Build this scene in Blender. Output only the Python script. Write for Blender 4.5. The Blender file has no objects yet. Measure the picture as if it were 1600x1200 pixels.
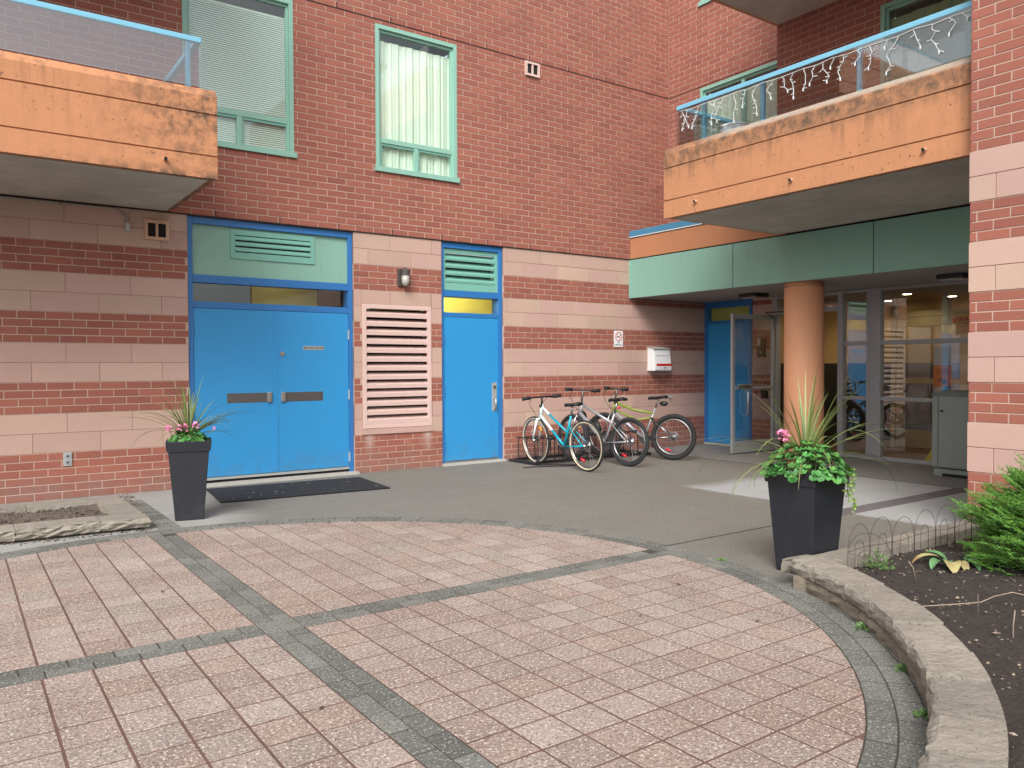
import bpy, math, random
from mathutils import Vector, Matrix
random.seed(7)
R = math.radians
PI = math.pi
S = bpy.context.scene
COL = S.collection

# ------------------------------------------------------------------ camera, sky, sun, exposure
CAMH = 1.337
FPX = 1240.5
YAW, PITCH, ROLL = R(54.664), R(1.227), R(-0.221)
fw = Vector((math.cos(YAW)*math.cos(PITCH), math.sin(YAW)*math.cos(PITCH), -math.sin(PITCH)))
rt = Vector((math.sin(YAW), -math.cos(YAW), 0))
up = rt.cross(fw)
rt2 = rt*math.cos(ROLL)+up*math.sin(ROLL)
up2 = -rt*math.sin(ROLL)+up*math.cos(ROLL)
cam = bpy.data.cameras.new('camera')
cam.sensor_width = 36
cam.lens = 36*FPX/1600
cam.clip_start = .05
cam.clip_end = 3000
co = bpy.data.objects.new('camera', cam)
COL.objects.link(co)
m = Matrix((rt2, up2, -fw)).transposed().to_4x4()
m.translation = (0, 0, CAMH)
co.matrix_world = m
S.camera = co

SUN_EL, SUN_AZ = R(41), R(224)      # azimuth measured from +X, counter-clockwise, towards the sun
w = bpy.data.worlds.new('World')
S.world = w
w.use_nodes = True
wn, wl = w.node_tree.nodes, w.node_tree.links
wn.clear()
sky = wn.new('ShaderNodeTexSky')
sky.sky_type = 'NISHITA'
sky.sun_disc = False
sky.sun_elevation = SUN_EL
sky.sun_rotation = R(90)-SUN_AZ
sky.dust_density = 4.0
sky.air_density = 1.0
hs = wn.new('ShaderNodeHueSaturation')
hs.inputs['Saturation'].default_value = .22      # an overcast, nearly white sky
bg = wn.new('ShaderNodeBackground')
bg.inputs['Strength'].default_value = .15
wo = wn.new('ShaderNodeOutputWorld')
wl.new(sky.outputs[0], hs.inputs['Color'])
wl.new(hs.outputs[0], bg.inputs['Color'])
wl.new(bg.outputs[0], wo.inputs['Surface'])
sl = bpy.data.lights.new('sun', 'SUN')
sl.energy = 1.5
sl.angle = R(28)
sl.color = (1, .97, .93)
so = bpy.data.objects.new('sun', sl)
COL.objects.link(so)
sdir = Vector((math.cos(SUN_EL)*math.cos(SUN_AZ), math.cos(SUN_EL)*math.sin(SUN_AZ), math.sin(SUN_EL)))
so.rotation_euler = sdir.to_track_quat('Z', 'Y').to_euler()
so.location = sdir*30
S.render.engine = 'CYCLES'
S.view_settings.view_transform = 'Standard'
S.view_settings.look = 'None'
S.view_settings.exposure = 0.74
S.view_settings.gamma = 1.0
S.view_settings.use_curve_mapping = False


def project(p):
    d = Vector(p)-Vector((0, 0, CAMH))
    z = d.dot(fw)
    if z < .1:
        return None
    return (800+FPX*d.dot(rt2)/z, 600-FPX*d.dot(up2)/z)


# ------------------------------------------------------------------ materials
def mat(name, col, rough=.8, pv=0, col2=None, noise=None, speck=None, bump=None, metal=0, spec=.5, stain=None, emit=None):
    """pv: brightness change from piece to piece; col2: second colour some pieces lean to;
    noise: list of (scale, amount[, colour]); speck: list of (scale, threshold, colour); stain: list of position masks"""
    M = bpy.data.materials.new(name)
    M.use_nodes = True
    n, l = M.node_tree.nodes, M.node_tree.links
    b = n['Principled BSDF']
    b.inputs['Roughness'].default_value = rough
    b.inputs['Metallic'].default_value = metal
    b.inputs['Specular IOR Level'].default_value = spec
    geo = n.new('ShaderNodeNewGeometry')
    pos = geo.outputs['Position']

    def math_(op, a, bb=None, clamp=False):
        x = n.new('ShaderNodeMath')
        x.operation = op
        x.use_clamp = clamp
        for i, v in enumerate((a, bb)):
            if v is None:
                continue
            if isinstance(v, (int, float)):
                x.inputs[i].default_value = v
            else:
                l.new(v, x.inputs[i])
        return x.outputs[0]

    def mix(fac, a, c, mode='MIX'):
        x = n.new('ShaderNodeMix')
        x.data_type = 'RGBA'
        x.blend_type = mode
        x.clamp_factor = True
        for s, v in ((x.inputs[0], fac), (x.inputs[6], a), (x.inputs[7], c)):
            if isinstance(v, (int, float)):
                s.default_value = v
            elif isinstance(v, tuple):
                s.default_value = (*v, 1)
            else:
                l.new(v, s)
        return x.outputs[2]

    def nz(scale, detail=3, rough_=.6, vec=None):
        x = n.new('ShaderNodeTexNoise')
        x.inputs['Scale'].default_value = scale
        x.inputs['Detail'].default_value = detail
        x.inputs['Roughness'].default_value = rough_
        l.new(vec or pos, x.inputs['Vector'])
        return x.outputs[0]

    def ramp(v, a, bb):
        x = n.new('ShaderNodeMapRange')
        x.inputs[1].default_value = a
        x.inputs[2].default_value = bb
        l.new(v, x.inputs[0])
        return x.outputs[0]
    c = col
    if pv or col2:
        oi = n.new('ShaderNodeObjectInfo')
        rnd = math_('FRACT', math_('ADD', oi.outputs['Random'], geo.outputs['Random Per Island']))
        if col2:
            r2 = math_('FRACT', math_('MULTIPLY', rnd, 7.31))
            c = mix(ramp(r2, .45, 1.0), c, col2)
        if pv:
            k = math_('ADD', math_('MULTIPLY', rnd, 2*pv), 1-pv)
            cc = n.new('ShaderNodeCombineColor')
            for i in range(3):
                l.new(k, cc.inputs[i])
            c = mix(1.0, c, cc.outputs[0], 'MULTIPLY')
    for q in noise or []:
        v = nz(q[0], 4)
        if len(q) > 2:
            c = mix(math_('MULTIPLY', ramp(v, .42, .7), q[1]), c, q[2])
        else:
            k = math_('ADD', math_('MULTIPLY', v, 2*q[1]), 1-q[1])
            cc = n.new('ShaderNodeCombineColor')
            for i in range(3):
                l.new(k, cc.inputs[i])
            c = mix(1.0, c, cc.outputs[0], 'MULTIPLY')
    for sc, th, sc_col in speck or []:
        c = mix(ramp(nz(sc, 2, .7), th, th+.06), c, sc_col)
    if stain:
        c = stain(c, n, l, pos, math_, mix, nz, ramp)
    if isinstance(c, tuple):
        b.inputs['Base Color'].default_value = (*c, 1)
    else:
        l.new(c, b.inputs['Base Color'])
    if bump:
        bn = n.new('ShaderNodeBump')
        bn.inputs['Strength'].default_value = bump[1]
        bn.inputs['Distance'].default_value = bump[2] if len(bump) > 2 else .004
        l.new(nz(bump[0], 4), bn.inputs['Height'])
        l.new(bn.outputs[0], b.inputs['Normal'])
    if emit:
        b.inputs['Emission Color'].default_value = (*emit[0], 1)
        b.inputs['Emission Strength'].default_value = emit[1]
    return M


def glass(name, tint=(.9, .95, .93), ior=1.55, gain=1.6, rough=0.0):
    M = bpy.data.materials.new(name)
    M.use_nodes = True
    n, l = M.node_tree.nodes, M.node_tree.links
    n.clear()
    t = n.new('ShaderNodeBsdfTransparent')
    t.inputs[0].default_value = (*tint, 1)
    g = n.new('ShaderNodeBsdfGlossy')
    g.inputs['Roughness'].default_value = rough
    g.inputs['Color'].default_value = (.95, .95, .95, 1)
    geo = n.new('ShaderNodeNewGeometry')
    dt = n.new('ShaderNodeVectorMath')
    dt.operation = 'DOT_PRODUCT'
    l.new(geo.outputs['Normal'], dt.inputs[0])
    l.new(geo.outputs['Incoming'], dt.inputs[1])

    def mm(op, p, q=None):
        z = n.new('ShaderNodeMath')
        z.operation = op
        z.use_clamp = op in ('MULTIPLY_ADD', 'MULTIPLY')
        for i_, v_ in enumerate((p, q)):
            if v_ is None: continue
            if isinstance(v_, (int, float)): z.inputs[i_].default_value = v_
            else: l.new(v_, z.inputs[i_])
        return z
    f0 = ((ior-1)/(ior+1))**2
    sch = mm('POWER', mm('SUBTRACT', 1.0, mm('ABSOLUTE', dt.outputs['Value']).outputs[0]).outputs[0], 5.0)
    fr_ = mm('ADD', mm('MULTIPLY', sch.outputs[0], 1-f0).outputs[0], f0)
    k = mm('MULTIPLY', fr_.outputs[0], gain)
    x = n.new('ShaderNodeMixShader')
    l.new(k.outputs[0], x.inputs[0])
    l.new(t.outputs[0], x.inputs[1])
    l.new(g.outputs[0], x.inputs[2])
    o = n.new('ShaderNodeOutputMaterial')
    l.new(x.outputs[0], o.inputs[0])
    return M


def streaks(n, l, pos, nz, ramp, sc=(14, 14, 1.6), lo=.5, hi=.68):
    mp = n.new('ShaderNodeVectorMath')
    mp.operation = 'MULTIPLY'
    mp.inputs[1].default_value = sc
    l.new(pos, mp.inputs[0])
    return ramp(nz(1.0, 5, .7, vec=mp.outputs[0]), lo, hi)


def st_left(c, n, l, pos, math_, mix, nz, ramp):
    sx = n.new('ShaderNodeSeparateXYZ')
    l.new(pos, sx.inputs[0])
    m_ = math_('MULTIPLY', ramp(sx.outputs[0], .9, 1.9), ramp(sx.outputs[2], 2.8, 3.6))
    a = math_('MULTIPLY', ramp(nz(9, 6, .8), .42, .62), math_('ADD', m_, .06), True)
    c = mix(math_('MULTIPLY', a, .95), c, (.06, .042, .03))
    s1 = math_('MULTIPLY', streaks(n, l, pos, nz, ramp), math_('ADD', math_('MULTIPLY', ramp(sx.outputs[2], 3.3, 3.8), .45), .12), True)
    c = mix(s1, c, (.15, .075, .04))
    lowb = math_('MULTIPLY', math_('MULTIPLY', ramp(sx.outputs[2], 3.14, 3.05), ramp(sx.outputs[0], .2, 1.7)), ramp(nz(12, 4), .4, .6))
    c = mix(math_('MULTIPLY', lowb, .9), c, (.05, .035, .025))
    b_ = math_('MULTIPLY', ramp(nz(30, 3, .6), .66, .70), .85)
    return mix(b_, c, (.11, .05, .03))


def st_right(c, n, l, pos, math_, mix, nz, ramp):
    sx = n.new('ShaderNodeSeparateXYZ')
    l.new(pos, sx.inputs[0])
    top = ramp(sx.outputs[2], 3.50, 3.72)
    a = math_('MULTIPLY', ramp(nz(5, 7, .8), .38, .60), math_('ADD', math_('MULTIPLY', top, .9), .10), True)
    c = mix(a, c, (.085, .058, .038))
    s1 = math_('MULTIPLY', streaks(n, l, pos, nz, ramp), math_('ADD', math_('MULTIPLY', ramp(sx.outputs[2], 3.3, 3.62), .5), .14), True)
    c = mix(s1, c, (.16, .08, .045))
    lip = math_('MULTIPLY', ramp(sx.outputs[2], 3.79, 3.82), ramp(sx.outputs[1], 6.1, 5.5))
    c = mix(math_('MULTIPLY', lip, .9), c, mix(nz(20, 4), (.20, .16, .12), (.44, .38, .31)))
    b_ = math_('MULTIPLY', ramp(nz(32, 3, .6), .655, .695), .85)
    return mix(b_, c, (.11, .05, .03))


def st_door(c, n, l, pos, math_, mix, nz, ramp):
    sx = n.new('ShaderNodeSeparateXYZ')
    l.new(pos, sx.inputs[0])
    z = sx.outputs[2]
    d1 = math_('MULTIPLY', ramp(z, .42, .06), ramp(nz(7, 5, .7), .40, .72))
    c = mix(math_('MULTIPLY', d1, .55), c, (.10, .12, .14))
    s1 = math_('MULTIPLY', streaks(n, l, pos, nz, ramp, (22, 22, 2.2), .60, .75), .30)
    c = mix(s1, c, (.05, .12, .22))
    sc = math_('MULTIPLY', streaks(n, l, pos, nz, ramp, (9, 9, 60), .70, .74), math_('MULTIPLY', ramp(z, 1.2, .2), .7))
    return mix(sc, c, (.16, .22, .30))


def st_panel(c, n, l, pos, math_, mix, nz, ramp):
    s1 = math_('MULTIPLY', streaks(n, l, pos, nz, ramp, (16, 16, 1.2), .56, .75), .22)
    c = mix(s1, c, (.10, .15, .12))
    return mix(math_('MULTIPLY', ramp(nz(3, 6, .8), .60, .74), .35), c, (.12, .15, .13))


def st_col(c, n, l, pos, math_, mix, nz, ramp):
    sx = n.new('ShaderNodeSeparateXYZ')
    l.new(pos, sx.inputs[0])
    d1 = math_('MULTIPLY', ramp(sx.outputs[2], .5, .0), ramp(nz(9, 5, .75), .40, .70))
    c = mix(math_('MULTIPLY', d1, .7), c, (.17, .11, .08))
    return mix(math_('MULTIPLY', ramp(nz(5, 6, .8), .62, .76), .3), c, (.25, .13, .08))


def st_pot(c, n, l, pos, math_, mix, nz, ramp):
    sx = n.new('ShaderNodeSeparateXYZ')
    l.new(pos, sx.inputs[0])
    d1 = math_('MULTIPLY', math_('ADD', ramp(sx.outputs[2], .3, .0), .25), ramp(nz(6, 6, .75), .45, .75))
    c = mix(math_('MULTIPLY', d1, .25), c, (.075, .07, .065))
    s1 = math_('MULTIPLY', ramp(nz(60, 2), .70, .73), .6)
    return mix(s1, c, (.12, .12, .12))


def st_apron(c, n, l, pos, math_, mix, nz, ramp):
    sx = n.new('ShaderNodeSeparateXYZ')
    l.new(pos, sx.inputs[0])
    w1 = math_('MULTIPLY', math_('SUBTRACT', nz(1.6, 3), .5), .5)
    # damp brownish film where rain lies in front of the balcony line
    br = math_('MULTIPLY', ramp(math_('ADD', sx.outputs[0], math_('MULTIPLY', w1, 3)), 3.9, 5.6), ramp(nz(1.1, 3), .3, .65))
    c = mix(math_('MULTIPLY', br, .38), c, (.150, .125, .092))
    # dry concrete under the balcony
    dx = ramp(math_('ADD', sx.outputs[0], math_('MULTIPLY', w1, .22)), 6.6, 6.68)
    dy = ramp(math_('ADD', sx.outputs[1], math_('MULTIPLY', w1, .6)), 6.15, 5.85)
    c = mix(math_('MULTIPLY', dx, dy), c, mix(nz(3, 4), (.29, .29, .285), (.37, .37, .36)))
    # bare concrete patch round the left planter
    px = ramp(math_('ADD', sx.outputs[0], math_('MULTIPLY', w1, 1.2)), 2.3, 1.9)
    py = ramp(math_('ADD', sx.outputs[1], w1), 8.4, 7.9)
    c = mix(math_('MULTIPLY', px, ramp(sx.outputs[1], 6.3, 6.8)), c, mix(nz(4, 4), (.25, .25, .235), (.34, .34, .325)))
    return c


def st_brick(c, n, l, pos, math_, mix, nz, ramp):
    # lime streaks below the louvre and dust splashed up from the ground
    sx = n.new('ShaderNodeSeparateXYZ')
    l.new(pos, sx.inputs[0])
    z = sx.outputs[2]
    acc = None
    for x0 in (4.36, 5.2):
        d = math_('ABSOLUTE', math_('SUBTRACT', sx.outputs[0], x0))
        k = math_('MULTIPLY', ramp(d, .09, .0), math_('MULTIPLY', ramp(z, .2, .45), ramp(z, .52, .47)))
        acc = k if acc is None else math_('ADD', acc, k, True)
    c = mix(math_('MULTIPLY', acc, math_('MULTIPLY', nz(14, 4), 1.1)), c, (.55, .5, .46))
    s1 = math_('MULTIPLY', streaks(n, l, pos, nz, ramp, (5, 5, .5), .52, .75), .14)
    c = mix(s1, c, (.13, .05, .04))
    eff = math_('MULTIPLY', ramp(nz(1.3, 6, .8), .60, .74), ramp(nz(40, 3), .40, .6))
    c = mix(math_('MULTIPLY', eff, .28), c, (.45, .33, .29))
    return mix(math_('MULTIPLY', ramp(z, .30, .0), math_('MULTIPLY', ramp(nz(4, 5, .75), .35, .65), .75)), c, (.20, .16, .14))


MT = dict(
    brick=mat('red_brick', (.285, .098, .067), .85, pv=.09, col2=(.255, .084, .060), noise=[(70, .16), (2.2, .10), (.6, .12)], bump=(160, .35, .003), stain=st_brick),
    mortar=mat('pale_mortar', (.45, .33, .27), .95, noise=[(60, .15)]),
    block=mat('pale_pink_block', (.445, .290, .245), .85, pv=.06, col2=(.455, .320, .25), noise=[(3, .07), (.7, .08), (60, .06)], bump=(220, .15, .002)),
    bmortar=mat('block_joint', (.27, .17, .15), .95),
    blue=mat('blue_door_paint', (.026, .25, .54), .42, noise=[(2, .07)], bump=(9, .12, .004), stain=st_door),
    bluef=mat('blue_frame_paint', (.025, .15, .40), .42, noise=[(4, .05)]),
    green=mat('mint_panel', (.215, .40, .325), .45, noise=[(2, .05)], stain=st_panel),
    greenv=mat('mint_vent_paint', (.17, .40, .33), .45),
    wgreen=mat('mint_window_frame', (.235, .44, .36), .4),
    pinkmet=mat('pale_pink_louvre_paint', (.60, .43, .385), .5, noise=[(8, .05)]),
    steel=mat('brushed_steel', (.42, .42, .42), .32, metal=.9, noise=[(90, .1)]),
    darksteel=mat('worn_push_plate', (.15, .14, .135), .4, metal=.7, noise=[(60, .2)]),
    alu=mat('aluminium_frame', (.33, .335, .345), .42, metal=.25, noise=[(5, .06)]),
    white=mat('white_paint', (.74, .75, .75), .45, noise=[(10, .04)]),
    offwhite=mat('off_white_sill', (.40, .385, .35), .8, noise=[(14, .14)]),
    red=mat('red_label', (.55, .012, .02), .5),
    black=mat('black_plastic', (.012, .012, .013), .45),
    rubber=mat('black_rubber', (.016, .016, .017), .75, noise=[(50, .2)]),
    dark=mat('dark_void', (.012, .011, .011), .95),
    orangeL=mat('orange_concrete_stained_end', (.455, .205, .098), .85, noise=[(4, .08), (60, .06)], bump=(60, .2, .003), stain=st_left),
    orangeR=mat('orange_concrete_stained_lip', (.455, .205, .098), .85, noise=[(4, .08), (60, .06)], bump=(60, .2, .003), stain=st_right),
    orange=mat('orange_paint', (.44, .195, .095), .7, noise=[(3, .08)]),
    column=mat('orange_column_paint', (.75, .36, .20), .6, noise=[(2, .04)], stain=st_col),
    soffit=mat('grey_concrete_soffit', (.43, .415, .365), .9, noise=[(1.2, .38), (5, .22)], bump=(40, .2, .003)),
    soffit2=mat('canopy_soffit_panel', (.30, .28, .265), .8, noise=[(2, .08)]),
    rail=mat('pale_blue_railing', (.17, .42, .56), .4),
    flash=mat('blue_roof_flashing', (.06, .22, .36), .5),
    glass=glass('window_glass', (.93, .985, .955), gain=1.5),
    glassb=glass('balcony_glass', (.80, .815, .83), gain=2.8),
    glassd=glass('entrance_glass', (.90, .92, .92), gain=2.3),
    curtain=mat('pale_curtain', (.80, .82, .74), .9, noise=[(6, .05)]),
    curtaing=mat('olive_curtain', (.30, .32, .20), .9, noise=[(6, .1)]),
    blind=mat('white_blind', (.72, .76, .74), .7),
    room=mat('dark_room', (.09, .085, .08), .9),
    yellow=mat('yellow_room_paint', (.62, .52, .13), .8),
    tan=mat('lobby_tan_paint', (.46, .31, .14), .8),
    dado=mat('lobby_dark_dado', (.022, .02, .02), .5),
    lobceil=mat('lobby_ceiling', (.30, .23, .16), .85),
    lobfloor=mat('lobby_tile_floor', (.16, .09, .06), .35, noise=[(3, .2)]),
    cream=mat('cream_door_paint', (.36, .30, .19), .6),
    lamp=mat('lit_downlight', (.9, .8, .6), .5, emit=((1, .80, .48), 22)),
    tube=mat('lit_tube', (.9, .9, .8), .5, emit=((1, .95, .78), 38)),
    paper=mat('white_paper', (.6, .58, .52), .8),
    orangepaper=mat('orange_notice_paper', (.75, .17, .02), .7),
    warnpaper=mat('amber_warning_sheet', (.58, .33, .08), .7),
    ink=mat('dark_print', (.02, .02, .02), .7),
    redink=mat('red_print', (.5, .02, .03), .6),
    greyink=mat('grey_print', (.28, .30, .32), .6),
    cabinet=mat('grey_cabinet_paint', (.20, .22, .205), .5, noise=[(3, .06)], bump=(30, .05, .003)),
    wetsign=mat('yellow_plastic_sign', (.65, .50, .03), .5),
    paver=mat('pink_exposed_aggregate', (.312, .256, .221), .92, pv=.15, col2=(.280, .208, .170), noise=[(.8, .75, (.245, .168, .135)), (4.5, .25), (26, .30), (62, .34)],
              speck=[(70, .56, (.54, .475, .42)), (85, .575, (.105, .07, .058))], bump=(60, 1.0, .009)),
    grey=mat('grey_border_paver', (.135, .136, .122), .92, pv=.30, noise=[(3, .25), (26, .25), (50, .30)], speck=[(75, .57, (.33, .33, .30)), (120, .58, (.045, .045, .042))], bump=(75, 1.0, .007)),
    sand=mat('red_joint_sand', (.125, .068, .054), .95, noise=[(3, .5), (60, .25)]),
    apron=mat('damp_exposed_concrete', (.165, .159, .140), .82, noise=[(.7, .22), (5, .14), (26, .22), (60, .22)],
              speck=[(85, .575, (.29, .28, .25)), (110, .58, (.075, .07, .06))], bump=(75, .8, .006), stain=st_apron),
    joint=mat('dark_joint_grit', (.045, .042, .036), .95, noise=[(20, .3)]),
    slab=mat('entrance_concrete', (.20, .19, .18), .8, noise=[(1.2, .2), (9, .1)], bump=(90, .2, .003)),
    strip=mat('purple_grey_paver', (.12, .105, .11), .85, pv=.12, noise=[(5, .12)], bump=(100, .2, .003)),
    asphalt=mat('asphalt_ground', (.06, .06, .058), .9, noise=[(3, .2)]),
    stone=mat('weathered_coping_stone', (.235, .213, .175), .95, pv=.18, noise=[(2.5, .30), (11, .22), (40, .12)], speck=[(60, .62, (.11, .095, .075))], bump=(26, 1.0, .014)),
    stoned=mat('lower_course_stone', (.19, .16, .12), .95, pv=.07, noise=[(4, .25), (16, .2)], bump=(30, .9, .012)),
    soil=mat('dark_soil', (.034, .026, .022), .98, noise=[(7, .3), (60, .4)], speck=[(110, .70, (.16, .13, .11))], bump=(45, 1.0, .02)),
    soild=mat('dry_soil', (.115, .092, .072), .98, noise=[(7, .25), (50, .3)], bump=(40, 1.0, .02)),
    pot=mat('charcoal_planter', (.011, .0135, .020), .5, noise=[(5, .2)], bump=(60, .08, .002), stain=st_pot),
    leaf=mat('geranium_leaf', (.05, .19, .04), .55, pv=.4, col2=(.10, .25, .05), noise=[(40, .15)]),
    blade=mat('spike_blade', (.12, .17, .045), .5, pv=.3, col2=(.20, .22, .08)),
    jenny=mat('creeping_lime_leaf', (.15, .25, .035), .6, pv=.25),
    petal=mat('pink_petal', (.80, .22, .42), .6, pv=.15, col2=(.85, .38, .55)),
    stem=mat('green_stem', (.10, .16, .05), .7),
    juni=mat('juniper_scale_leaf', (.085, .225, .03), .6, pv=.4, col2=(.16, .31, .045)),
    wood=mat('brown_branch', (.10, .065, .045), .9),
    hosta=mat('hosta_green_leaf', (.10, .22, .09), .5, noise=[(12, .25)]),
    hostay=mat('hosta_yellowed_leaf', (.33, .30, .13), .6, noise=[(10, .25), (14, .9, (.24, .14, .06))]),
    weed=mat('weed_leaf', (.10, .19, .05), .7, pv=.3),
    twig=mat('pale_twig', (.26, .20, .155), .9, pv=.5),
    bit=mat('soil_crumb', (.05, .04, .034), .98, pv=.6, col2=(.24, .19, .14)),
    litter=mat('dead_leaf', (.10, .06, .035), .9, pv=.4),
    wire=mat('rusty_dark_wire', (.05, .035, .03), .7),
    mat_=mat('black_door_mat', (.010, .011, .014), .95, noise=[(120, .4)], bump=(250, .8, .004)),
    conduit=mat('grey_conduit', (.30, .27, .23), .5, metal=.2),
    galv=mat('galvanised_box', (.42, .44, .43), .45, metal=.4),
    ventc=mat('tan_vent_frame', (.55, .34, .24), .6),
    lampb=mat('brown_lamp_casting', (.055, .05, .045), .5),
    lampg=mat('ribbed_lamp_glass', (.40, .38, .35), .25),
    teal=mat('teal_bike_paint', (.0, .30, .40), .3, noise=[(6, .05)]),
    tealw=mat('white_bike_paint', (.70, .80, .80), .3),
    silver=mat('silver_bike_paint', (.33, .33, .355), .32, metal=.3),
    lime=mat('lime_bike_paint', (.20, .25, .04), .32),
    chrome=mat('chrome', (.36, .36, .37), .28, metal=1.0),
    tyre=mat('bike_tyre', (.018, .018, .018), .85),
    gumwall=mat('tan_tyre_wall', (.55, .47, .32), .8),
    amber=mat('amber_reflector', (.8, .28, .01), .3),
    redref=mat('red_reflector', (.65, .01, .03), .3),
    lights=mat('white_light_cord', (.55, .57, .56), .6),
)

# ------------------------------------------------------------------ geometry helpers
WLOC = {}


class MB:
    def __init__(s):
        s.v, s.f = [], []

    def add(s, vs, fs):
        o = len(s.v)
        s.v += [tuple(x) for x in vs]
        s.f += [tuple(i+o for i in f) for f in fs]
        return s

    def box(s, x0, x1, y0, y1, z0, z1):
        if x0 > x1: x0, x1 = x1, x0
        if y0 > y1: y0, y1 = y1, y0
        if z0 > z1: z0, z1 = z1, z0
        return s.add([(x0, y0, z0), (x1, y0, z0), (x1, y1, z0), (x0, y1, z0), (x0, y0, z1), (x1, y0, z1), (x1, y1, z1), (x0, y1, z1)],
                     [(3, 2, 1, 0), (4, 5, 6, 7), (0, 1, 5, 4), (1, 2, 6, 5), (2, 3, 7, 6), (3, 0, 4, 7)])

    def tube(s, pts, r, n=6, closed=False, cap=True):
        pts = [Vector(p) for p in pts]
        rs = r if isinstance(r, (list, tuple)) else [r]*len(pts)
        N = len(pts)
        rings = []
        ref = None
        for i, p in enumerate(pts):
            if closed:
                t = (pts[(i+1) % N]-pts[i-1])
            else:
                t = pts[min(i+1, N-1)]-pts[max(i-1, 0)]
            t.normalize()
            if ref is None or abs(t.dot(ref)) > .98:
                a = Vector((0, 0, 1)) if abs(t.z) < .9 else Vector((1, 0, 0))
            else:
                a = ref
            u = t.cross(a).normalized()
            v = u.cross(t).normalized()
            ref = v
            rings.append([p+u*rs[i]*math.cos(2*PI*k/n)+v*rs[i]*math.sin(2*PI*k/n) for k in range(n)])
        o = len(s.v)
        for rg in rings:
            s.v += [tuple(x) for x in rg]
        for i in range(N if closed else N-1):
            j = (i+1) % N
            for k in range(n):
                s.f.append((o+i*n+k, o+j*n+k, o+j*n+(k+1) % n, o+i*n+(k+1) % n))
        if cap and not closed:
            s.f.append(tuple(o+k for k in range(n)))
            s.f.append(tuple(o+(N-1)*n+k for k in reversed(range(n))))
        return s

    def cyl(s, a, b, r, n=16):
        return s.tube([a, b], r, n)

    def ring(s, c, ax, R0, r, n=36, k=8):
        c = Vector(c)
        ax = Vector(ax).normalized()
        u = ax.orthogonal().normalized()
        v = ax.cross(u)
        return s.tube([c+(u*math.cos(2*PI*i/n)+v*math.sin(2*PI*i/n))*R0 for i in range(n)], r, k, closed=True)

    def prism(s, poly, ext):
        """poly: list of 3d points (planar loop); ext: extrusion vector"""
        e = Vector(ext)
        a = [Vector(p) for p in poly]
        n = len(a)
        o = len(s.v)
        s.v += [tuple(p) for p in a]+[tuple(p+e) for p in a]
        s.f.append(tuple(o+i for i in range(n)))
        s.f.append(tuple(o+n+i for i in reversed(range(n))))
        for i in range(n):
            j = (i+1) % n
            s.f.append((o+j, o+i, o+n+i, o+n+j))
        return s

    def ball(s, c, rx, ry, rz, n=10, k=6):
        o = len(s.v)
        for i in range(k+1):
            t = PI*i/k
            for j in range(n):
                p = 2*PI*j/n
                s.v.append((c[0]+rx*math.sin(t)*math.cos(p), c[1]+ry*math.sin(t)*math.sin(p), c[2]+rz*math.cos(t)))
        for i in range(k):
            for j in range(n):
                s.f.append((o+i*n+j, o+(i+1)*n+j, o+(i+1)*n+(j+1) % n, o+i*n+(j+1) % n))
        return s

    def xf(s, M):
        s.v = [tuple(M @ Vector(p)) for p in s.v]
        return s

    def build(s, name, material, parent=None, smooth=False, fix=True, bevel=0):
        me = bpy.data.meshes.new(name)
        lo = [min(p[i] for p in s.v) for i in range(3)]
        hi = [max(p[i] for p in s.v) for i in range(3)]
        c = Vector(((lo[0]+hi[0])/2, (lo[1]+hi[1])/2, lo[2]))
        me.from_pydata([(p[0]-c.x, p[1]-c.y, p[2]-c.z) for p in s.v], [], s.f)
        me.validate()
        if fix:
            import bmesh
            bm = bmesh.new()
            bm.from_mesh(me)
            bmesh.ops.recalc_face_normals(bm, faces=bm.faces)
            bm.to_mesh(me)
            bm.free()
        me.materials.append(MT[material])
        if smooth:
            me.polygons.foreach_set('use_smooth', [True]*len(me.polygons))
        return place(name, me, c, parent, bevel)


def place(name, me, c, parent=None, bevel=0):
    o = bpy.data.objects.new(name, me)
    COL.objects.link(o)
    o.location = c
    WLOC[o.name] = Vector(c)
    if parent is not None:
        o.parent = parent
        o.matrix_parent_inverse = Matrix.Translation(-WLOC[parent.name])
    if bevel:
        b = o.modifiers.new('bevel', 'BEVEL')
        b.width = bevel
        b.segments = 2
        b.limit_method = 'ANGLE'
    return o


def tag(o, label=None, cat=None, group=None, kind=None):
    if label: o['label'] = label
    if cat: o['category'] = cat
    if group: o['group'] = group
    if kind: o['kind'] = kind
    return o


def empty(name, loc, label=None, cat=None, group=None):
    o = bpy.data.objects.new(name, None)
    o.empty_display_size = .1
    COL.objects.link(o)
    o.location = loc
    WLOC[o.name] = Vector(loc)
    return tag(o, label, cat, group)


def bx(name, material, parent, *a, bevel=0):
    return MB().box(*a).build(name, material, parent, bevel=bevel, fix=False)


def lettering(name, s_, size, loc, right, upv, material, parent, bold=False):
    cu = bpy.data.curves.new('t', 'FONT')
    cu.body = s_
    cu.size = size
    cu.align_x = 'CENTER'
    cu.align_y = 'CENTER'
    if bold:
        cu.offset = size*.02
    t = bpy.data.objects.new('t', cu)
    COL.objects.link(t)
    bpy.context.view_layer.update()
    me = bpy.data.meshes.new_from_object(t.evaluated_get(bpy.context.evaluated_depsgraph_get()))
    bpy.data.objects.remove(t)
    r_, u_ = Vector(right), Vector(upv)
    Mx = Matrix((r_, u_, r_.cross(u_))).transposed().to_4x4()
    me.transform(Mx)
    me.materials.clear()
    me.materials.append(MT[material])
    return place(name, me, Vector(loc), parent)


# planes: (a, b, d) -> world; d points out of the surface
def plane_y(y):      # faces -Y, a = X, b = Z
    return (lambda a, b, d: (a, y-d, b)), False


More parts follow.
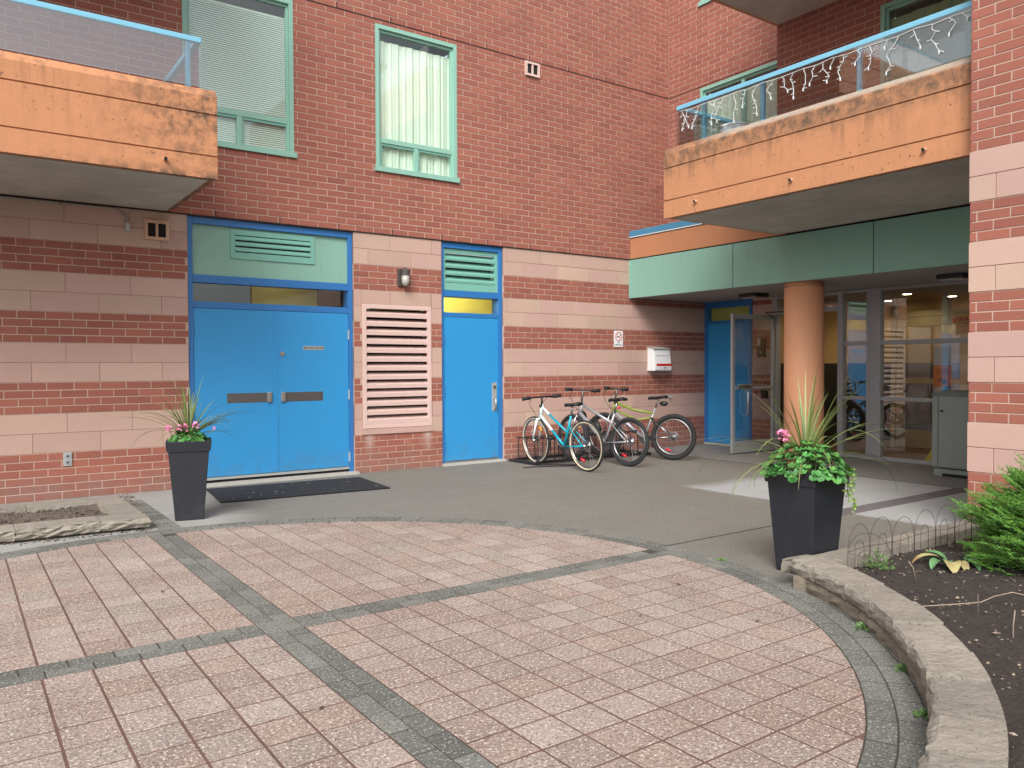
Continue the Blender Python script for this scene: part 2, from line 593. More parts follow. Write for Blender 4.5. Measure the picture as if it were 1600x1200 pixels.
def plane_x(x):      # faces -X, a = Y, b = Z
    return (lambda a, b, d: (x-d, a, b)), True


def plane_z(z):      # faces +Z, a = X, b = Y
    return (lambda a, b, d: (a, b, z+d)), False


def chunk(a0, a1, b0, b1, d0, d1, ch):
    """box from depth d0 to d1 with its outer edge chamfered by ch"""
    v = [(a0, b0, d0), (a1, b0, d0), (a1, b1, d0), (a0, b1, d0)]
    f = []
    e = d1-ch
    v += [(a0, b0, e), (a1, b0, e), (a1, b1, e), (a0, b1, e)]
    v += [(a0+ch, b0+ch, d1), (a1-ch, b0+ch, d1), (a1-ch, b1-ch, d1), (a0+ch, b1-ch, d1)]
    for o in (0, 4):
        for i in range(4):
            j = (i+1) % 4
            f.append((o+i, o+j, o+4+j, o+4+i))
    f.append((8, 9, 10, 11))
    return v, f


def courses(a0, a1, z0, n, h, pitch, openings, off=0., joint=.010, stagger=.5):
    out = []
    for k in range(n):
        zz0, zz1 = z0+k*h+joint/2, z0+(k+1)*h-joint/2
        a = a0-pitch*2+((k % 2)*stagger*pitch)+off
        while a < a1:
            segs = [(max(a+joint/2, a0), min(a+pitch-joint/2, a1))]
            for (p0, p1, q0, q1) in openings:
                if zz1 > q0+.012 and zz0 < q1-.012:
                    ns = []
                    for s0, s1 in segs:
                        i0, i1 = max(s0, p0), min(s1, p1)
                        if i1-i0 > .03:
                            if q1 < zz1-.02: out.append((i0, i1, q1+.003, zz1))
                            if q0 > zz0+.02: out.append((i0, i1, zz0, q0-.003))
                        if s1 <= p0 or s0 >= p1:
                            ns.append((s0, s1))
                        else:
                            if s0 < p0: ns.append((s0, p0-.003))
                            if s1 > p1: ns.append((p1+.003, s1))
                    segs = ns
            for s0, s1 in segs:
                if s1-s0 > .02:
                    out.append((s0, s1, zz0, zz1))
            a += pitch
    return out


def emit_pieces(pieces, parent, name, material, plane, thick, proud=.0, jit=.0012, ch=.0018, limit=300, stuffname=None):
    fn, flip = plane
    sc = []
    for p in pieces:
        q = [project(fn(a, b, 0)) for a, b in ((p[0], p[2]), (p[1], p[2]), (p[1], p[3]), (p[0], p[3]))]
        s_ = 0
        if all(q):
            cx, cy = sum(t[0] for t in q)/4, sum(t[1] for t in q)/4
            if -10 < cx < 1610 and -10 < cy < 1210:
                s_ = abs(sum(q[i][0]*q[(i+1) % 4][1]-q[(i+1) % 4][0]*q[i][1] for i in range(4)))/2
        sc.append(s_)
    order = sorted(range(len(pieces)), key=lambda i: -sc[i])
    own = [i for i in order[:limit] if sc[i] > 25]
    cache = {}
    for i in own:
        a0, a1, b0, b1 = pieces[i]
        key = (round(a1-a0, 3), round(b1-b0, 3))
        if key not in cache:
            v, f = chunk(-key[0]/2, key[0]/2, -key[1]/2, key[1]/2, -thick, proud, ch)
            o0 = Vector(fn(0, 0, 0))
            me = bpy.data.meshes.new(name)
            me.from_pydata([tuple(Vector(fn(*t))-o0) for t in v], [], [tuple(reversed(t)) for t in f] if flip else f)
            me.materials.append(MT[material])
            cache[key] = me
        place(name, cache[key], Vector(fn((a0+a1)/2, (b0+b1)/2, random.uniform(-jit, jit))), parent)
    so_ = set(own)
    rest = MB()
    for i in range(len(pieces)):
        if i in so_:
            continue
        a0, a1, b0, b1 = pieces[i]
        v, f = chunk(a0, a1, b0, b1, -thick, proud+random.uniform(-jit, jit), ch)
        rest.add([fn(*t) for t in v], [tuple(reversed(t)) for t in f] if flip else f)
    if rest.v:
        tag(rest.build(stuffname or (name+'work'), material, parent, fix=False), kind='stuff')


def core(rects, openings, plane, back, front=-.004):
    """wall body: rectangles minus openings, as butted boxes"""
    fn, flip = plane
    mb = MB()
    for (a0, a1, b0, b1) in rects:
        op = [o for o in openings if o[0] < a1 and o[1] > a0 and o[2] < b1 and o[3] > b0]
        xs = sorted({a0, a1, *[min(max(o[i], a0), a1) for o in op for i in (0, 1)]})
        zs = sorted({b0, b1, *[min(max(o[i], b0), b1) for o in op for i in (2, 3)]})
        for i in range(len(xs)-1):
            for j in range(len(zs)-1):
                cx, cz = (xs[i]+xs[i+1])/2, (zs[j]+zs[j+1])/2
                if any(o[0] < cx < o[1] and o[2] < cz < o[3] for o in op):
                    continue
                p, q = fn(xs[i], zs[j], front), fn(xs[i+1], zs[j+1], -back)
                mb.box(p[0], q[0], p[1], q[1], p[2], q[2])
    return mb


# ================================================================== GROUND
CX, CY = 1.38, 4.038
RP, RO = 2.78, 2.995          # pink paving radius, outer radius of the grey border
D = 9.287                    # main wall plane y
XE = 10.68                   # entrance wall plane x
TP = .1955

g = MB()
g.add([(-900, -900, -.035), (900, -900, -.035), (900, 900, -.035), (-900, 900, -.035)], [(0, 1, 2, 3)])
tag(g.build('ground', 'asphalt', fix=False), kind='structure')

# concrete apron: rectangle with the circle cut out
X0, X1, Y0, Y1 = -7., 8.93, -6., D+.02
angs = sorted([2*PI*i/160 for i in range(160)]+[math.atan2(y-CY, x-CX) % (2*PI) for x in (X0, X1) for y in (Y0, Y1)])
g = MB()
vi, vo, vb = [], [], []
for a in angs:
    c_, s_ = math.cos(a), math.sin(a)
    t = min([(b-CX)/c_ for b in (X0, X1) if abs(c_) > 1e-6 and (b-CX)/c_ > 0]+[(b-CY)/s_ for b in (Y0, Y1) if abs(s_) > 1e-6 and (b-CY)/s_ > 0])
    vi.append((CX+c_*(RO+.004), CY+s_*(RO+.004), -.001))
    vo.append((CX+c_*t, CY+s_*t, -.001))
    vb.append((CX+c_*(RO+.004), CY+s_*(RO+.004), -.03))
n_ = len(angs)
g.v = vi+vo+vb
for i in range(n_):
    j = (i+1) % n_
    g.f += [(i, n_+i, n_+j, j), (2*n_+i, i, j, 2*n_+j)]
apron = tag(g.build('concrete_apron', 'apron', fix=False), kind='structure')
# saw-cut / expansion joints in the apron
bx('expansion_joint', 'dark', apron, 4.33, 6.52, 4.137, 4.149, -.002, .001)
bx('expansion_joint', 'dark', apron, 6.645, 6.653, 4.25, 5.9, -.002, .0006)

g = MB().box(8.93, XE+.05, 2.5, D+.02, -.03, -.003)
eslab = tag(g.build('entrance_slab', 'slab', fix=False), kind='structure')
bx('expansion_joint', 'dark', eslab, 8.925, 8.94, 3.1, D, -.004, .0008)
bx('expansion_joint', 'dark', eslab, 8.95, XE-.1, 7.05, 7.056, -.004, -.0012)

# dark paver strip towards the entrance
st = bx('paver_strip', 'sand', None, 6.50, 8.90, 4.045, 4.245, -.02, .0012)
tag(st, kind='structure')
ps = []
x = 6.50
while x < 8.88:
    for r_ in (0, 1):
        o_ = .1*r_
        ps.append((x+o_+.002, min(x+o_+.198, 8.9), 4.047+.1*r_, 4.047+.1*r_+.096))
    x += .2
emit_pieces(ps, st, 'paver', 'strip', plane_z(.0), .01, proud=.004, jit=.0008, ch=.002)

# round plaza: bedding disc + pavers
g = MB()
N = 128
g.v = [(CX+math.cos(2*PI*i/N)*(RO+.004), CY+math.sin(2*PI*i/N)*(RO+.004), -.0014) for i in range(N)]
g.f = [tuple(range(N))]
plaza = tag(g.build('plaza', 'sand', fix=False), kind='structure')

SX0, SX1, SY0, SY1 = 1.283, 1.475, 3.940, 4.133      # the two grey strips
g = MB()
NR = 128
g.v = [(CX+math.cos(2*PI*i/NR)*r_, CY+math.sin(2*PI*i/NR)*r_, -.0008) for r_ in (RP-.002, RO+.003) for i in range(NR)]
g.f = [(i, (i+1) % NR, NR+(i+1) % NR, NR+i) for i in range(NR)]
g.f = [tuple(reversed(t)) for t in g.f]
for q_ in ((SX0-.001, SX1+.001, CY-RP, CY+RP, -.0008), (CX-RP, SX0-.0015, SY0-.001, SY1+.001, -.0008), (SX1+.0015, CX+RP, SY0-.001, SY1+.001, -.0008)):
    o_ = len(g.v)
    g.v += [(q_[0], q_[2], q_[4]), (q_[1], q_[2], q_[4]), (q_[1], q_[3], q_[4]), (q_[0], q_[3], q_[4])]
    g.f.append((o_, o_+1, o_+2, o_+3))
g.build('border_bedding', 'joint', plaza, fix=False)


def clip_circle(poly, r):
    for i in range(96):
        a = 2*PI*(i+.5)/96
        nx, ny = math.cos(a), math.sin(a)
        out = []
        for k in range(len(poly)):
            p, q = poly[k], poly[(k+1) % len(poly)]
            dp = (p[0]-CX)*nx+(p[1]-CY)*ny-r
            dq = (q[0]-CX)*nx+(q[1]-CY)*ny-r
            if dp <= 0: out.append(p)
            if (dp < 0) != (dq < 0) and dp != dq:
                t = dp/(dp-dq)
                out.append((p[0]+(q[0]-p[0])*t, p[1]+(q[1]-p[1])*t))
        poly = out
        if len(poly) < 3: return []
    return poly


def area(p):
    return abs(sum(p[i][0]*p[(i+1) % len(p)][1]-p[(i+1) % len(p)][0]*p[i][1] for i in range(len(p))))/2


def slab_poly(poly, z0, z1, ch):
    cx = sum(p[0] for p in poly)/len(poly)
    cy = sum(p[1] for p in poly)/len(poly)
    n = len(poly)
    v = [(p[0], p[1], z0) for p in poly]+[(p[0], p[1], z1-ch) for p in poly]
    for p in poly:
        d_ = math.hypot(p[0]-cx, p[1]-cy) or 1
        k = max(0, 1-ch*1.25/d_)
        v.append((cx+(p[0]-cx)*k, cy+(p[1]-cy)*k, z1))
    f = []
    for o in (0, n):
        for i in range(n):
            j = (i+1) % n
            f.append((o+i, o+j, o+n+j, o+n+i))
    f.append(tuple(2*n+i for i in range(n)))
    return v, f


def emit_slabs(polys, parent, name, material, z1=.0, ch=.004, limit=300, stuffname='pavers'):
    sc = []
    for p in polys:
        q = [project((t[0], t[1], 0)) for t in p]
        s_ = 0
        if all(q):
            cx, cy = sum(t[0] for t in q)/len(q), sum(t[1] for t in q)/len(q)
            if -20 < cx < 1620 and 0 < cy < 1220:
                s_ = area(q)
        sc.append(s_)
    order = sorted(range(len(polys)), key=lambda i: -sc[i])
    own = [i for i in order[:limit] if sc[i] > 30]
    cache = {}
    for i in own:
        p = polys[i]
        cx = sum(t[0] for t in p)/len(p)
        cy = sum(t[1] for t in p)/len(p)
        key = tuple((round(t[0]-cx, 3), round(t[1]-cy, 3)) for t in p)
        if key not in cache:
            v, f = slab_poly(list(key), -.03, 0, ch)
            me = bpy.data.meshes.new(name)
            me.from_pydata(v, [], f)
            me.materials.append(MT[material])
            cache[key] = me
        o = place(name, cache[key], Vector((cx, cy, z1+random.uniform(-.0006, .0006))), parent)
        o.rotation_euler = (random.uniform(-.003, .003), random.uniform(-.003, .003), random.uniform(-.008, .008))
    ss = set(own)
    mb = MB()
    for i, p in enumerate(polys):
        if i not in ss:
            mb.add(*slab_poly(p, -.03, z1+random.uniform(-.0012, .0012), ch))
    if mb.v:
        tag(mb.build(stuffname, material, parent, fix=False), kind='stuff')


tiles = []
GAP = .0056
for sx in (-1, 1):
    for sy in (-1, 1):
        for i in range(16):
            for j in range(16):
                if sx > 0: xa = SX1+i*TP
                else: xa = SX0-(i+1)*TP
                if sy > 0: ya = SY1+j*TP
                else: ya = SY0-(j+1)*TP
                p = [(xa+GAP, ya+GAP), (xa+TP-GAP, ya+GAP), (xa+TP-GAP, ya+TP-GAP), (xa+GAP, ya+TP-GAP)]
                if min(math.hypot(a-CX, b-CY) for a, b in p) > RP: continue
                if max(math.hypot(a-CX, b-CY) for a, b in p) > RP-.005:
                    p = clip_circle(p, RP-.005)
                    # merge near-equal points
                    q = []
                    for t in p:
                        if not q or math.hypot(t[0]-q[-1][0], t[1]-q[-1][1]) > .004: q.append(t)
                    p = q
                if len(p) >= 3 and area(p) > .0022:
                    tiles.append(p)
emit_slabs(tiles, plaza, 'paver', 'paver', ch=.0012, z1=.0008, stuffname='far_pavers')

greys = []
def run(start, sgn, r_):
    """paver intervals along a strip from the crossing outwards; the second row starts with a half piece"""
    out, t = [], 0.
    while t < RP:
        L = .096 if (r_ and not out) else .192
        a_, b_ = start+sgn*(t+.0038), start+sgn*(t+L-.0038)
        out.append((min(a_, b_), max(a_, b_)))
        t += L
    return out


for r_ in (0, 1):
    xa, ya = SX0+.002+r_*.096, SY0+.002+r_*.0965
    for y0_, y1_ in run(SY1, 1, r_)+run(SY0, -1, r_):
        if max(abs(y0_-CY), abs(y1_-CY)) < RP+.01: greys.append([(xa, y0_), (xa+.0905, y0_), (xa+.0905, y1_), (xa, y1_)])
    for x0_, x1_ in run(SX1, 1, r_)+run(SX0, -1, r_):
        if max(abs(x0_-CX), abs(x1_-CX)) < RP+.01: greys.append([(x0_, ya), (x1_, ya), (x1_, ya+.0905), (x0_, ya+.0905)])
    greys.append([(SX0+.001, ya), (SX1-.001, ya), (SX1-.001, ya+.0905), (SX0+.001, ya+.0905)])
for r_ in (0, 1):                       # ring
    ra, rb = RP+.003+r_*.108, RP+.104+r_*.108
    nn = int(2*PI*rb/.195)
    for k in range(nn):
        a0 = 2*PI*(k+.5*r_)/nn
        a1 = a0+2*PI/nn-.0085/ra
        am = (a0+a1)/2
        greys.append([(CX+ra*math.cos(a0), CY+ra*math.sin(a0)), (CX+rb*math.cos(a0), CY+rb*math.sin(a0)), (CX+rb*math.cos(am), CY+rb*math.sin(am)),
                      (CX+rb*math.cos(a1), CY+rb*math.sin(a1)), (CX+ra*math.cos(a1), CY+ra*math.sin(a1)), (CX+ra*math.cos(am), CY+ra*math.sin(am))])
emit_slabs(greys, plaza, 'border_paver', 'grey', ch=.0012, z1=.001, stuffname='far_border_pavers')

# short soldier row between bed and left planter
sr = tag(bx('soldier_course', 'sand', None, 1.40, 1.575, 7.05, 8.75, -.02, .001), kind='structure')
ps = [(1.404, 1.571, 7.06+.1*k, 7.152+.1*k) for k in range(17)]
emit_pieces(ps, sr, 'paver', 'grey', plane_z(0), .02, proud=.006, jit=.003, ch=.004)

# ================================================================== BUILDING
B = empty('apartment_building', (5.0, D, 0), 'red brick apartment building with pale pink block bands, blue doors and orange balconies', 'building')
PA = plane_y(D)
PU = plane_y(D-.012)
DD = (2.18, 4.155, 0, 3.04)
SD = (5.43, 6.44, 0, 3.04)
LV = (4.267, 5.26, .56, 2.145)
opA = [DD, SD, LV]
XW = -5.
BANDS = [(0, .48, 'k'), (.48, .88, 'b'), (.88, 1.20, 'k'), (1.20, 1.60, 'b'), (1.60, 1.92, 'k'), (1.92, 2.32, 'b'), (2.32, 2.64, 'k'), (2.64, 3.04, 'b')]

gw = core([(XW, XE, a, b) for a, b, t in BANDS if t == 'k'], opA, PA, .22).build('ground_floor_wall', 'mortar', B, fix=False)
bb = core([(XW, XE, a, b) for a, b, t in BANDS if t == 'b'], opA, PA, .22, front=-.004).build('block_band_wall', 'bmortar', B, fix=False)
bricks, blocks = [], []
for a, b, t in BANDS:
    if t == 'k':
        bricks += courses(XW, XE, a, round((b-a)/.08), .08, .2455, opA, off=.035)
    else:
        blocks += courses(XW, XE, a, 2, .2, .613, opA, off=.16, joint=.005)
emit_pieces(bricks, gw, 'brick', 'brick', PA, .03, limit=300, stuffname='brickwork')
emit_pieces(blocks, bb, 'block', 'block', PA, .03, jit=.0006, ch=.002, limit=300, stuffname='blockwork')

W1 = (2.15, 3.40, 3.85, 5.70)
W2 = (4.47, 5.675, 3.85, 5.70)
opU = [W1, W2]
XU = 9.773
uw = core([(XW, XU, 3.04, 7.84)], opU, PU, .24).build('upper_wall', 'mortar', B, fix=False)
emit_pieces(courses(XW, XU, 3.04, 60, .08, .2455, opU, off=.10), uw, 'brick', 'brick', PU, .03, limit=300, stuffname='brickwork')
for z in (5.755, 3.043):
    bx('sealant_joint', 'dark', uw, XW, XU, D-.0135, D, z-.006, z+.006)
mb = MB()
for z in (5.765, 3.05):
    x = XW+.12
    while x < XU:
        if not any(o[0]-.02 < x < o[1]+.02 and o[2] < z < o[3] for o in opU):
            mb.box(x-.005, x+.005, D-.0133, D, z, z+.068)
        x += .7365
tag(mb.build('weep_holes', 'dark', uw, fix=False), kind='stuff')


# ---- windows of the main wall
def window(par, a0, a1, z0, z1, plane, sash=4.25, curtain='curtain', blind=False, deep=.09):
    fn, flip = plane

    def B_(mb, p0, p1, q0, q1, d0, d1):
        u, v = fn(p0, q0, d0), fn(p1, q1, d1)
        return mb.box(u[0], v[0], u[1], v[1], u[2], v[2])
    t = .05
    mb = MB()
    B_(mb, a0, a0+t, z0, z1, -.08, .004)
    B_(mb, a1-t, a1, z0, z1, -.08, .004)
    B_(mb, a0+t, a1-t, z1-t, z1, -.08, .004)
    wdw = mb.build('window', 'wgreen', par, fix=False)
    mb = MB()
    B_(mb, a0-.02, a1+.025, z0-.012, z0+.05, -.08, .03)
    mb.build('sill', 'wgreen', wdw, fix=False)
    mb = MB()
    B_(mb, a0+t, a0+t+.03, z0+.05, z1-t, -.07, -.03)
    B_(mb, a1-t-.03, a1-t, z0+.05, z1-t, -.07, -.03)
    B_(mb, a0+t+.03, a1-t-.03, z1-t-.035, z1-t, -.07, -.03)
    am = (a0+a1)/2-.01
    if sash:
        B_(mb, a0+t+.03, a1-t-.03, sash-.03, sash+.03, -.07, -.02)
        B_(mb, am-.028, am+.028, z0+.05, sash-.03, -.07, -.022)
    else:
        B_(mb, am-.028, am+.028, z0+.05, z1-t-.035, -.07, -.022)
    mb.build('inner_frame', 'wgreen', wdw, fix=False)
    if sash:
        panes = [(a0+t+.03, a1-t-.03, sash+.03, z1-t-.035), (a0+t+.03, am-.028, z0+.05, sash-.03), (am+.028, a1-t-.03, z0+.05, sash-.03)]
    else:
        panes = [(a0+t+.03, am-.028, z0+.05, z1-t-.035), (am+.028, a1-t-.03, z0+.05, z1-t-.035)]
    for i, (p0, p1, q0, q1) in enumerate(panes):
        mb = MB()
        B_(mb, p0, p1, q0, q1, -.054, -.048)
        mb.build('pane', 'glass', wdw, fix=False)
        if sash and i > 0:                      # dark sliding sash rim
            mb = MB()
            B_(mb, p0, p1, q1-.03, q1, -.046, -.034)
            B_(mb, p0, p0+.022, q0, q1-.03, -.046, -.034)
            mb.build('sash_rim', 'greenv', wdw, fix=False)
    if blind:
        mb = MB()
        z = z0+.06
        while z < z1-.22:
            mb.add([fn(a0+t, z, -.085), fn(a1-t, z, -.085), fn(a1-t, z+.0225, -.097), fn(a0+t, z+.0225, -.097)], [(0, 1, 2, 3)])
            z += .0245
        tag(mb.build('blind_slats', 'blind', wdw, fix=False), kind='stuff')
        mb = MB()
        B_(mb, a0+t, a1-t, z1-.22, z1-.195, -.11, -.085)
        mb.build('blind_head_rail', 'blind', wdw, fix=False)
    if curtain:
        mb = MB()
        nn = 150
        off = -.105
        zt = z1-.16 if not blind else z1-.05
        vs = []
        ph = random.random()*6
        for i in range(nn+1):
            a = a0+.04+(a1-a0-.08)*i/nn
            d = off+.006*math.sin(i*.47+ph)+.009*math.sin(i*.21+1.3*ph)+.004*math.sin(i*.9)
            vs += [fn(a, z0+.03, d), fn(a, zt, d*.97)]
        mb.add(vs, [(2*i, 2*i+2, 2*i+3, 2*i+1) for i in range(nn)])
        mb.build('curtain', curtain, wdw, smooth=True, fix=False)
    mb = MB()
    B_(mb, a0-.1, a1+.1, z0-.1, z1+.1, -.62, -.6)
    B_(mb, a0-.1, a1+.1, z1+.02, z1+.1, -.6, -.24)
    mb.build('room_backing', 'room', wdw, fix=False)
    return wdw


window(B, *W1, PU, sash=4.265, blind=True, curtain=None)
window(B, *W2, PU, sash=4.245, curtain='curtain')

# ---- blue double door
FY, PY = D+.025, D+.085          # frame face, panel face


def blue_frame(name, x0, x1, ztop, bars, jl=.055, jr=.055):
    mb = MB()
    mb.box(x0, x0+jl, FY, D+.2, .0, ztop)
    mb.box(x1-jr, x1, FY, D+.2, .0, ztop)
    mb.box(x0+jl, x1-jr, FY, D+.2, ztop-.075, ztop)
    for a, b in bars:
        mb.box(x0+jl, x1-jr, FY+.012, D+.2, a, b)
    return mb.build(name, 'bluef', B, fix=False, bevel=.004)


dd = blue_frame('double_door', DD[0]+.003, DD[1]-.003, 3.033, [(2.30, 2.39), (2.015, 2.09)])
bx('transom_panel', 'green', dd, 2.238, 4.097, PY-.02, PY+.02, 2.39, 2.958)
mb = MB()
lx0, lx1, lz0, lz1 = 2.66, 3.67, 2.60, 2.935
mb.box(lx0, lx1, PY-.036, PY-.02, lz0, lz0+.075).box(lx0, lx1, PY-.036, PY-.02, lz1-.06, lz1)
mb.box(lx0, lx0+.055, PY-.036, PY-.02, lz0+.075, lz1-.06).box(lx1-.055, lx1, PY-.036, PY-.02, lz0+.075, lz1-.06)
mb.build('vent_frame', 'greenv', dd, fix=False)
bx('vent_void', 'dark', dd, lx0+.055, lx1-.055, PY-.0225, PY-.0205, lz0+.075, lz1-.06)


def slat(par, x0, x1, z, y, h, run, material, th=.006):
    MB().prism([(x0, y, z), (x0, y+run, z+h), (x0, y+run, z+h+th), (x0, y, z+th)], (x1-x0, 0, 0)).build('slat', material, par)


for k in range(3):
    MB().prism([(lx0+.055, PY-.042, lz0+.085+k*.066), (lx0+.055, PY-.023, lz0+.128+k*.066), (lx0+.055, PY-.023, lz0+.136+k*.066), (lx0+.055, PY-.046, lz0+.098+k*.066)], (lx1-lx0-.11, 0, 0)).build('slat', 'greenv', dd)
bx('transom_pane', 'glass', dd, 2.238, 4.097, PY+.0, PY+.006, 2.09, 2.30)
zd0, zd1 = .095, 2.012
bx('door_leaf', 'blue', dd, 2.238+.003, 3.166, PY-.045, PY, zd0, zd1, bevel=.003)
bx('door_leaf', 'blue', dd, 3.172, 4.094, PY-.045, PY, zd0, zd1, bevel=.003)
bx('astragal', 'blue', dd, 3.150, 3.188, PY-.053, PY-.0455, zd0, zd1)
bx('kick_strip', 'galv', dd, 2.24, 4.095, PY-.055, PY-.02, .062, .09)
bx('door_gap', 'dark', dd, 2.24, 4.095, PY-.03, PY+.1, .03, .061)
for xa, xb, hx in ((2.60, 3.06, 3.07), (3.285, 3.755, 3.235)):
    bx('pull_plate', 'darksteel', dd, xa, xb, PY-.049, PY-.0455, .935, 1.045)
    bx('pull_handle', 'steel', dd, hx-.01, hx+.045, PY-.075, PY-.0455, .93, 1.05, bevel=.006)
MB().cyl((3.245, PY-.0455, 1.505), (3.245, PY-.065, 1.505), .027, 20).build('lock_cylinder', 'steel', dd, smooth=False)
sp = bx('name_plate', 'galv', dd, 3.51, 3.775, PY-.05, PY-.0455, 1.555, 1.602)
lettering('plate_lettering', 'MOVING ROOM', .034, (3.6425, PY-.0505, 1.578), (1, 0, 0), (0, 0, 1), 'ink', dd, bold=True)
for hx in (2.238, 4.097):
    for hz in (1.75, 1.0, .22):
        MB().cyl((hx, PY-.052, hz-.06), (hx, PY-.052, hz+.06), .011, 10).build('hinge', 'galv' if hx > 3 else 'bluef', dd)
mb = MB()
for x_, z_ in ((2.55, 1.955), (2.98, 1.955), (3.30, 1.96), (3.75, 1.95)):
    mb.cyl((x_, PY-.0455, z_), (x_, PY-.0485, z_), .014, 12)
mb.build('through_bolts', 'blue', dd)
MB().box(DD[0]-.02, DD[1]+.03, D-.07, D+.2, -.01, .03).build('door_sill', 'offwhite', dd, fix=False)
# store room behind the transom
mb = MB().box(2.0, 4.4, D+1.9, D+1.95, 0, 3).box(2.0, 2.05, D+.22, D+1.9, 0, 3).box(4.35, 4.4, D+.22, D+1.9, 0, 3).box(2.0, 4.4, D+.22, D+1.95, 2.75, 2.8)
mb.build('store_room_wall', 'room', B, fix=False)
bx('store_room_partition', 'yellow', B, 3.10, 3.95, D+.7, D+.75, .0, 2.7)
bx('store_room_fill_strip', 'tube', B, 3.3, 3.42, D+.40, D+.43, 2.72, 2.735)  # unseen glowing strip, added to brighten the yellow partition

# ---- blue single door
sd = blue_frame('single_door', SD[0]+.003, SD[1]-.003, 3.033, [(2.30, 2.385), (2.02, 2.085)], jl=.045, jr=.06)
mb = MB()
lx0, lx1, lz0, lz1 = SD[0]+.05, SD[1]-.063, 2.39, 2.955
mb.box(lx0, lx1, PY-.03, PY+.02, lz0, lz0+.10).box(lx0, lx1, PY-.03, PY+.02, lz1-.055, lz1)
mb.box(lx0, lx0+.04, PY-.03, PY+.02, lz0+.10, lz1-.055).box(lx1-.05, lx1, PY-.03, PY+.02, lz0+.10, lz1-.055)
mb.build('vent_frame', 'greenv', sd, fix=False)
bx('vent_void', 'dark', sd, lx0+.04, lx1-.05, PY+.05, PY+.054, lz0+.1, lz1-.055)
for k in range(4):
    z = lz0+.105+k*.1
    MB().prism([(lx0+.04, PY-.03, z), (lx0+.04, PY+.045, z+.085), (lx0+.04, PY+.045, z+.1), (lx0+.04, PY-.035, z+.03)], (lx1-lx0-.09, 0, 0)).build('slat', 'greenv', sd)
bx('transom_pane', 'glass', sd, SD[0]+.05, SD[1]-.063, PY, PY+.006, 2.085, 2.30)
bx('door_leaf', 'blue', sd, SD[0]+.052, SD[1]-.066, PY-.045, PY, .055, 2.018, bevel=.003)
bx('kick_strip', 'steel', sd, SD[0]+.05, SD[1]-.063, PY-.055, PY-.01, .028, .052)
MB().box(SD[0]-.01, SD[1]+.01, D-.05, D+.2, -.01, .027).build('door_sill', 'offwhite', sd, fix=False)
bx('handle_plate', 'galv', sd, 6.262, 6.342, PY-.05, PY-.0455, .715, 1.118, bevel=.004)
MB().tube([(6.305, PY-.05, .90), (6.305, PY-.085, .88), (6.305, PY-.09, .80), (6.305, PY-.085, .755), (6.305, PY-.05, .735)], .012, 8).build('pull_handle', 'steel', sd, smooth=True)
MB().cyl((6.302, PY-.05, 1.055), (6.302, PY-.062, 1.055), .02, 16).build('lock_cylinder', 'darksteel', sd)
for hz in (1.72, 1.0, .25):
    MB().cyl((SD[0]+.052, PY-.052, hz-.06), (SD[0]+.052, PY-.052, hz+.06), .011, 10).build('hinge', 'bluef', sd)
# lit yellow corridor behind it
mb = MB().box(5.2, 7.6, D+1.7, D+1.75, 0, 2.9).box(5.2, 5.25, D+.24, D+1.7, 0, 2.9).box(7.55, 7.6, D+.24, D+1.7, 0, 2.9).box(5.2, 7.6, D+.24, D+1.75, 2.72, 2.78)
mb.build('corridor_wall', 'yellow', B, fix=False)
tb = bx('corridor_lamp', 'tube', B, 5.9, 6.9, D+1.0, D+1.06, 2.66, 2.7)

# ---- big pale louvre
mb = MB()
t = .055
mb.box(LV[0], LV[1], D-.012, D+.03, LV[3]-t, LV[3]).box(LV[0], LV[1], D-.012, D+.03, LV[2], LV[2]+t)
mb.box(LV[0], LV[0]+t, D-.012, D+.03, LV[2]+t, LV[3]-t).box(LV[1]-t, LV[1], D-.012, D+.03, LV[2]+t, LV[3]-t)
lv = mb.build('louvre', 'pinkmet', B, fix=False, bevel=.003)
for k in range(13):
    z = LV[2]+t+.002+k*.1135
    MB().prism([(LV[0]+t, D-.006, z), (LV[0]+t, D+.09, z+.085), (LV[0]+t, D+.09, z+.093), (LV[0]+t, D-.004, z+.058), (LV[0]+t, D-.010, z+.05)], (LV[1]-LV[0]-2*t, 0, 0)).build('slat', 'pinkmet', lv)
bx('louvre_void', 'dark', lv, LV[0]+t, LV[1]-t, D+.12, D+.14, LV[2]+t, LV[3]-t)
bx('louvre_sill', 'block', lv, LV[0]-.01, LV[1]+.01, D-.02, D+.1, LV[2]-.075, LV[2]-.004)


# ---- vents in the wall
def vent(x0, x1, z0, z1, material, y):
    mb = MB()
    t = .032
    mb.box(x0, x1, y-.03, y+.002, z0, z0+t).box(x0, x1, y-.03, y+.002, z1-t, z1)
    mb.box(x0, x0+t, y-.03, y+.002, z0+t, z1-t).box(x1-t, x1, y-.03, y+.002, z0+t, z1-t)
    mb.box((x0+x1)/2-.012, (x0+x1)/2+.012, y-.028, y+.002, z0+t, z1-t)
    v = mb.build('wall_vent', material, B, fix=False)
    bx('vent_void', 'dark', v, x0+t, x1-t, y-.006, y-.003, z0+t, z1-t)


vent(1.738, 1.985, 2.728, 2.94, 'ventc', D)
vent(6.82, 7.075, 5.535, 5.737, 'pinkmet', D-.012)

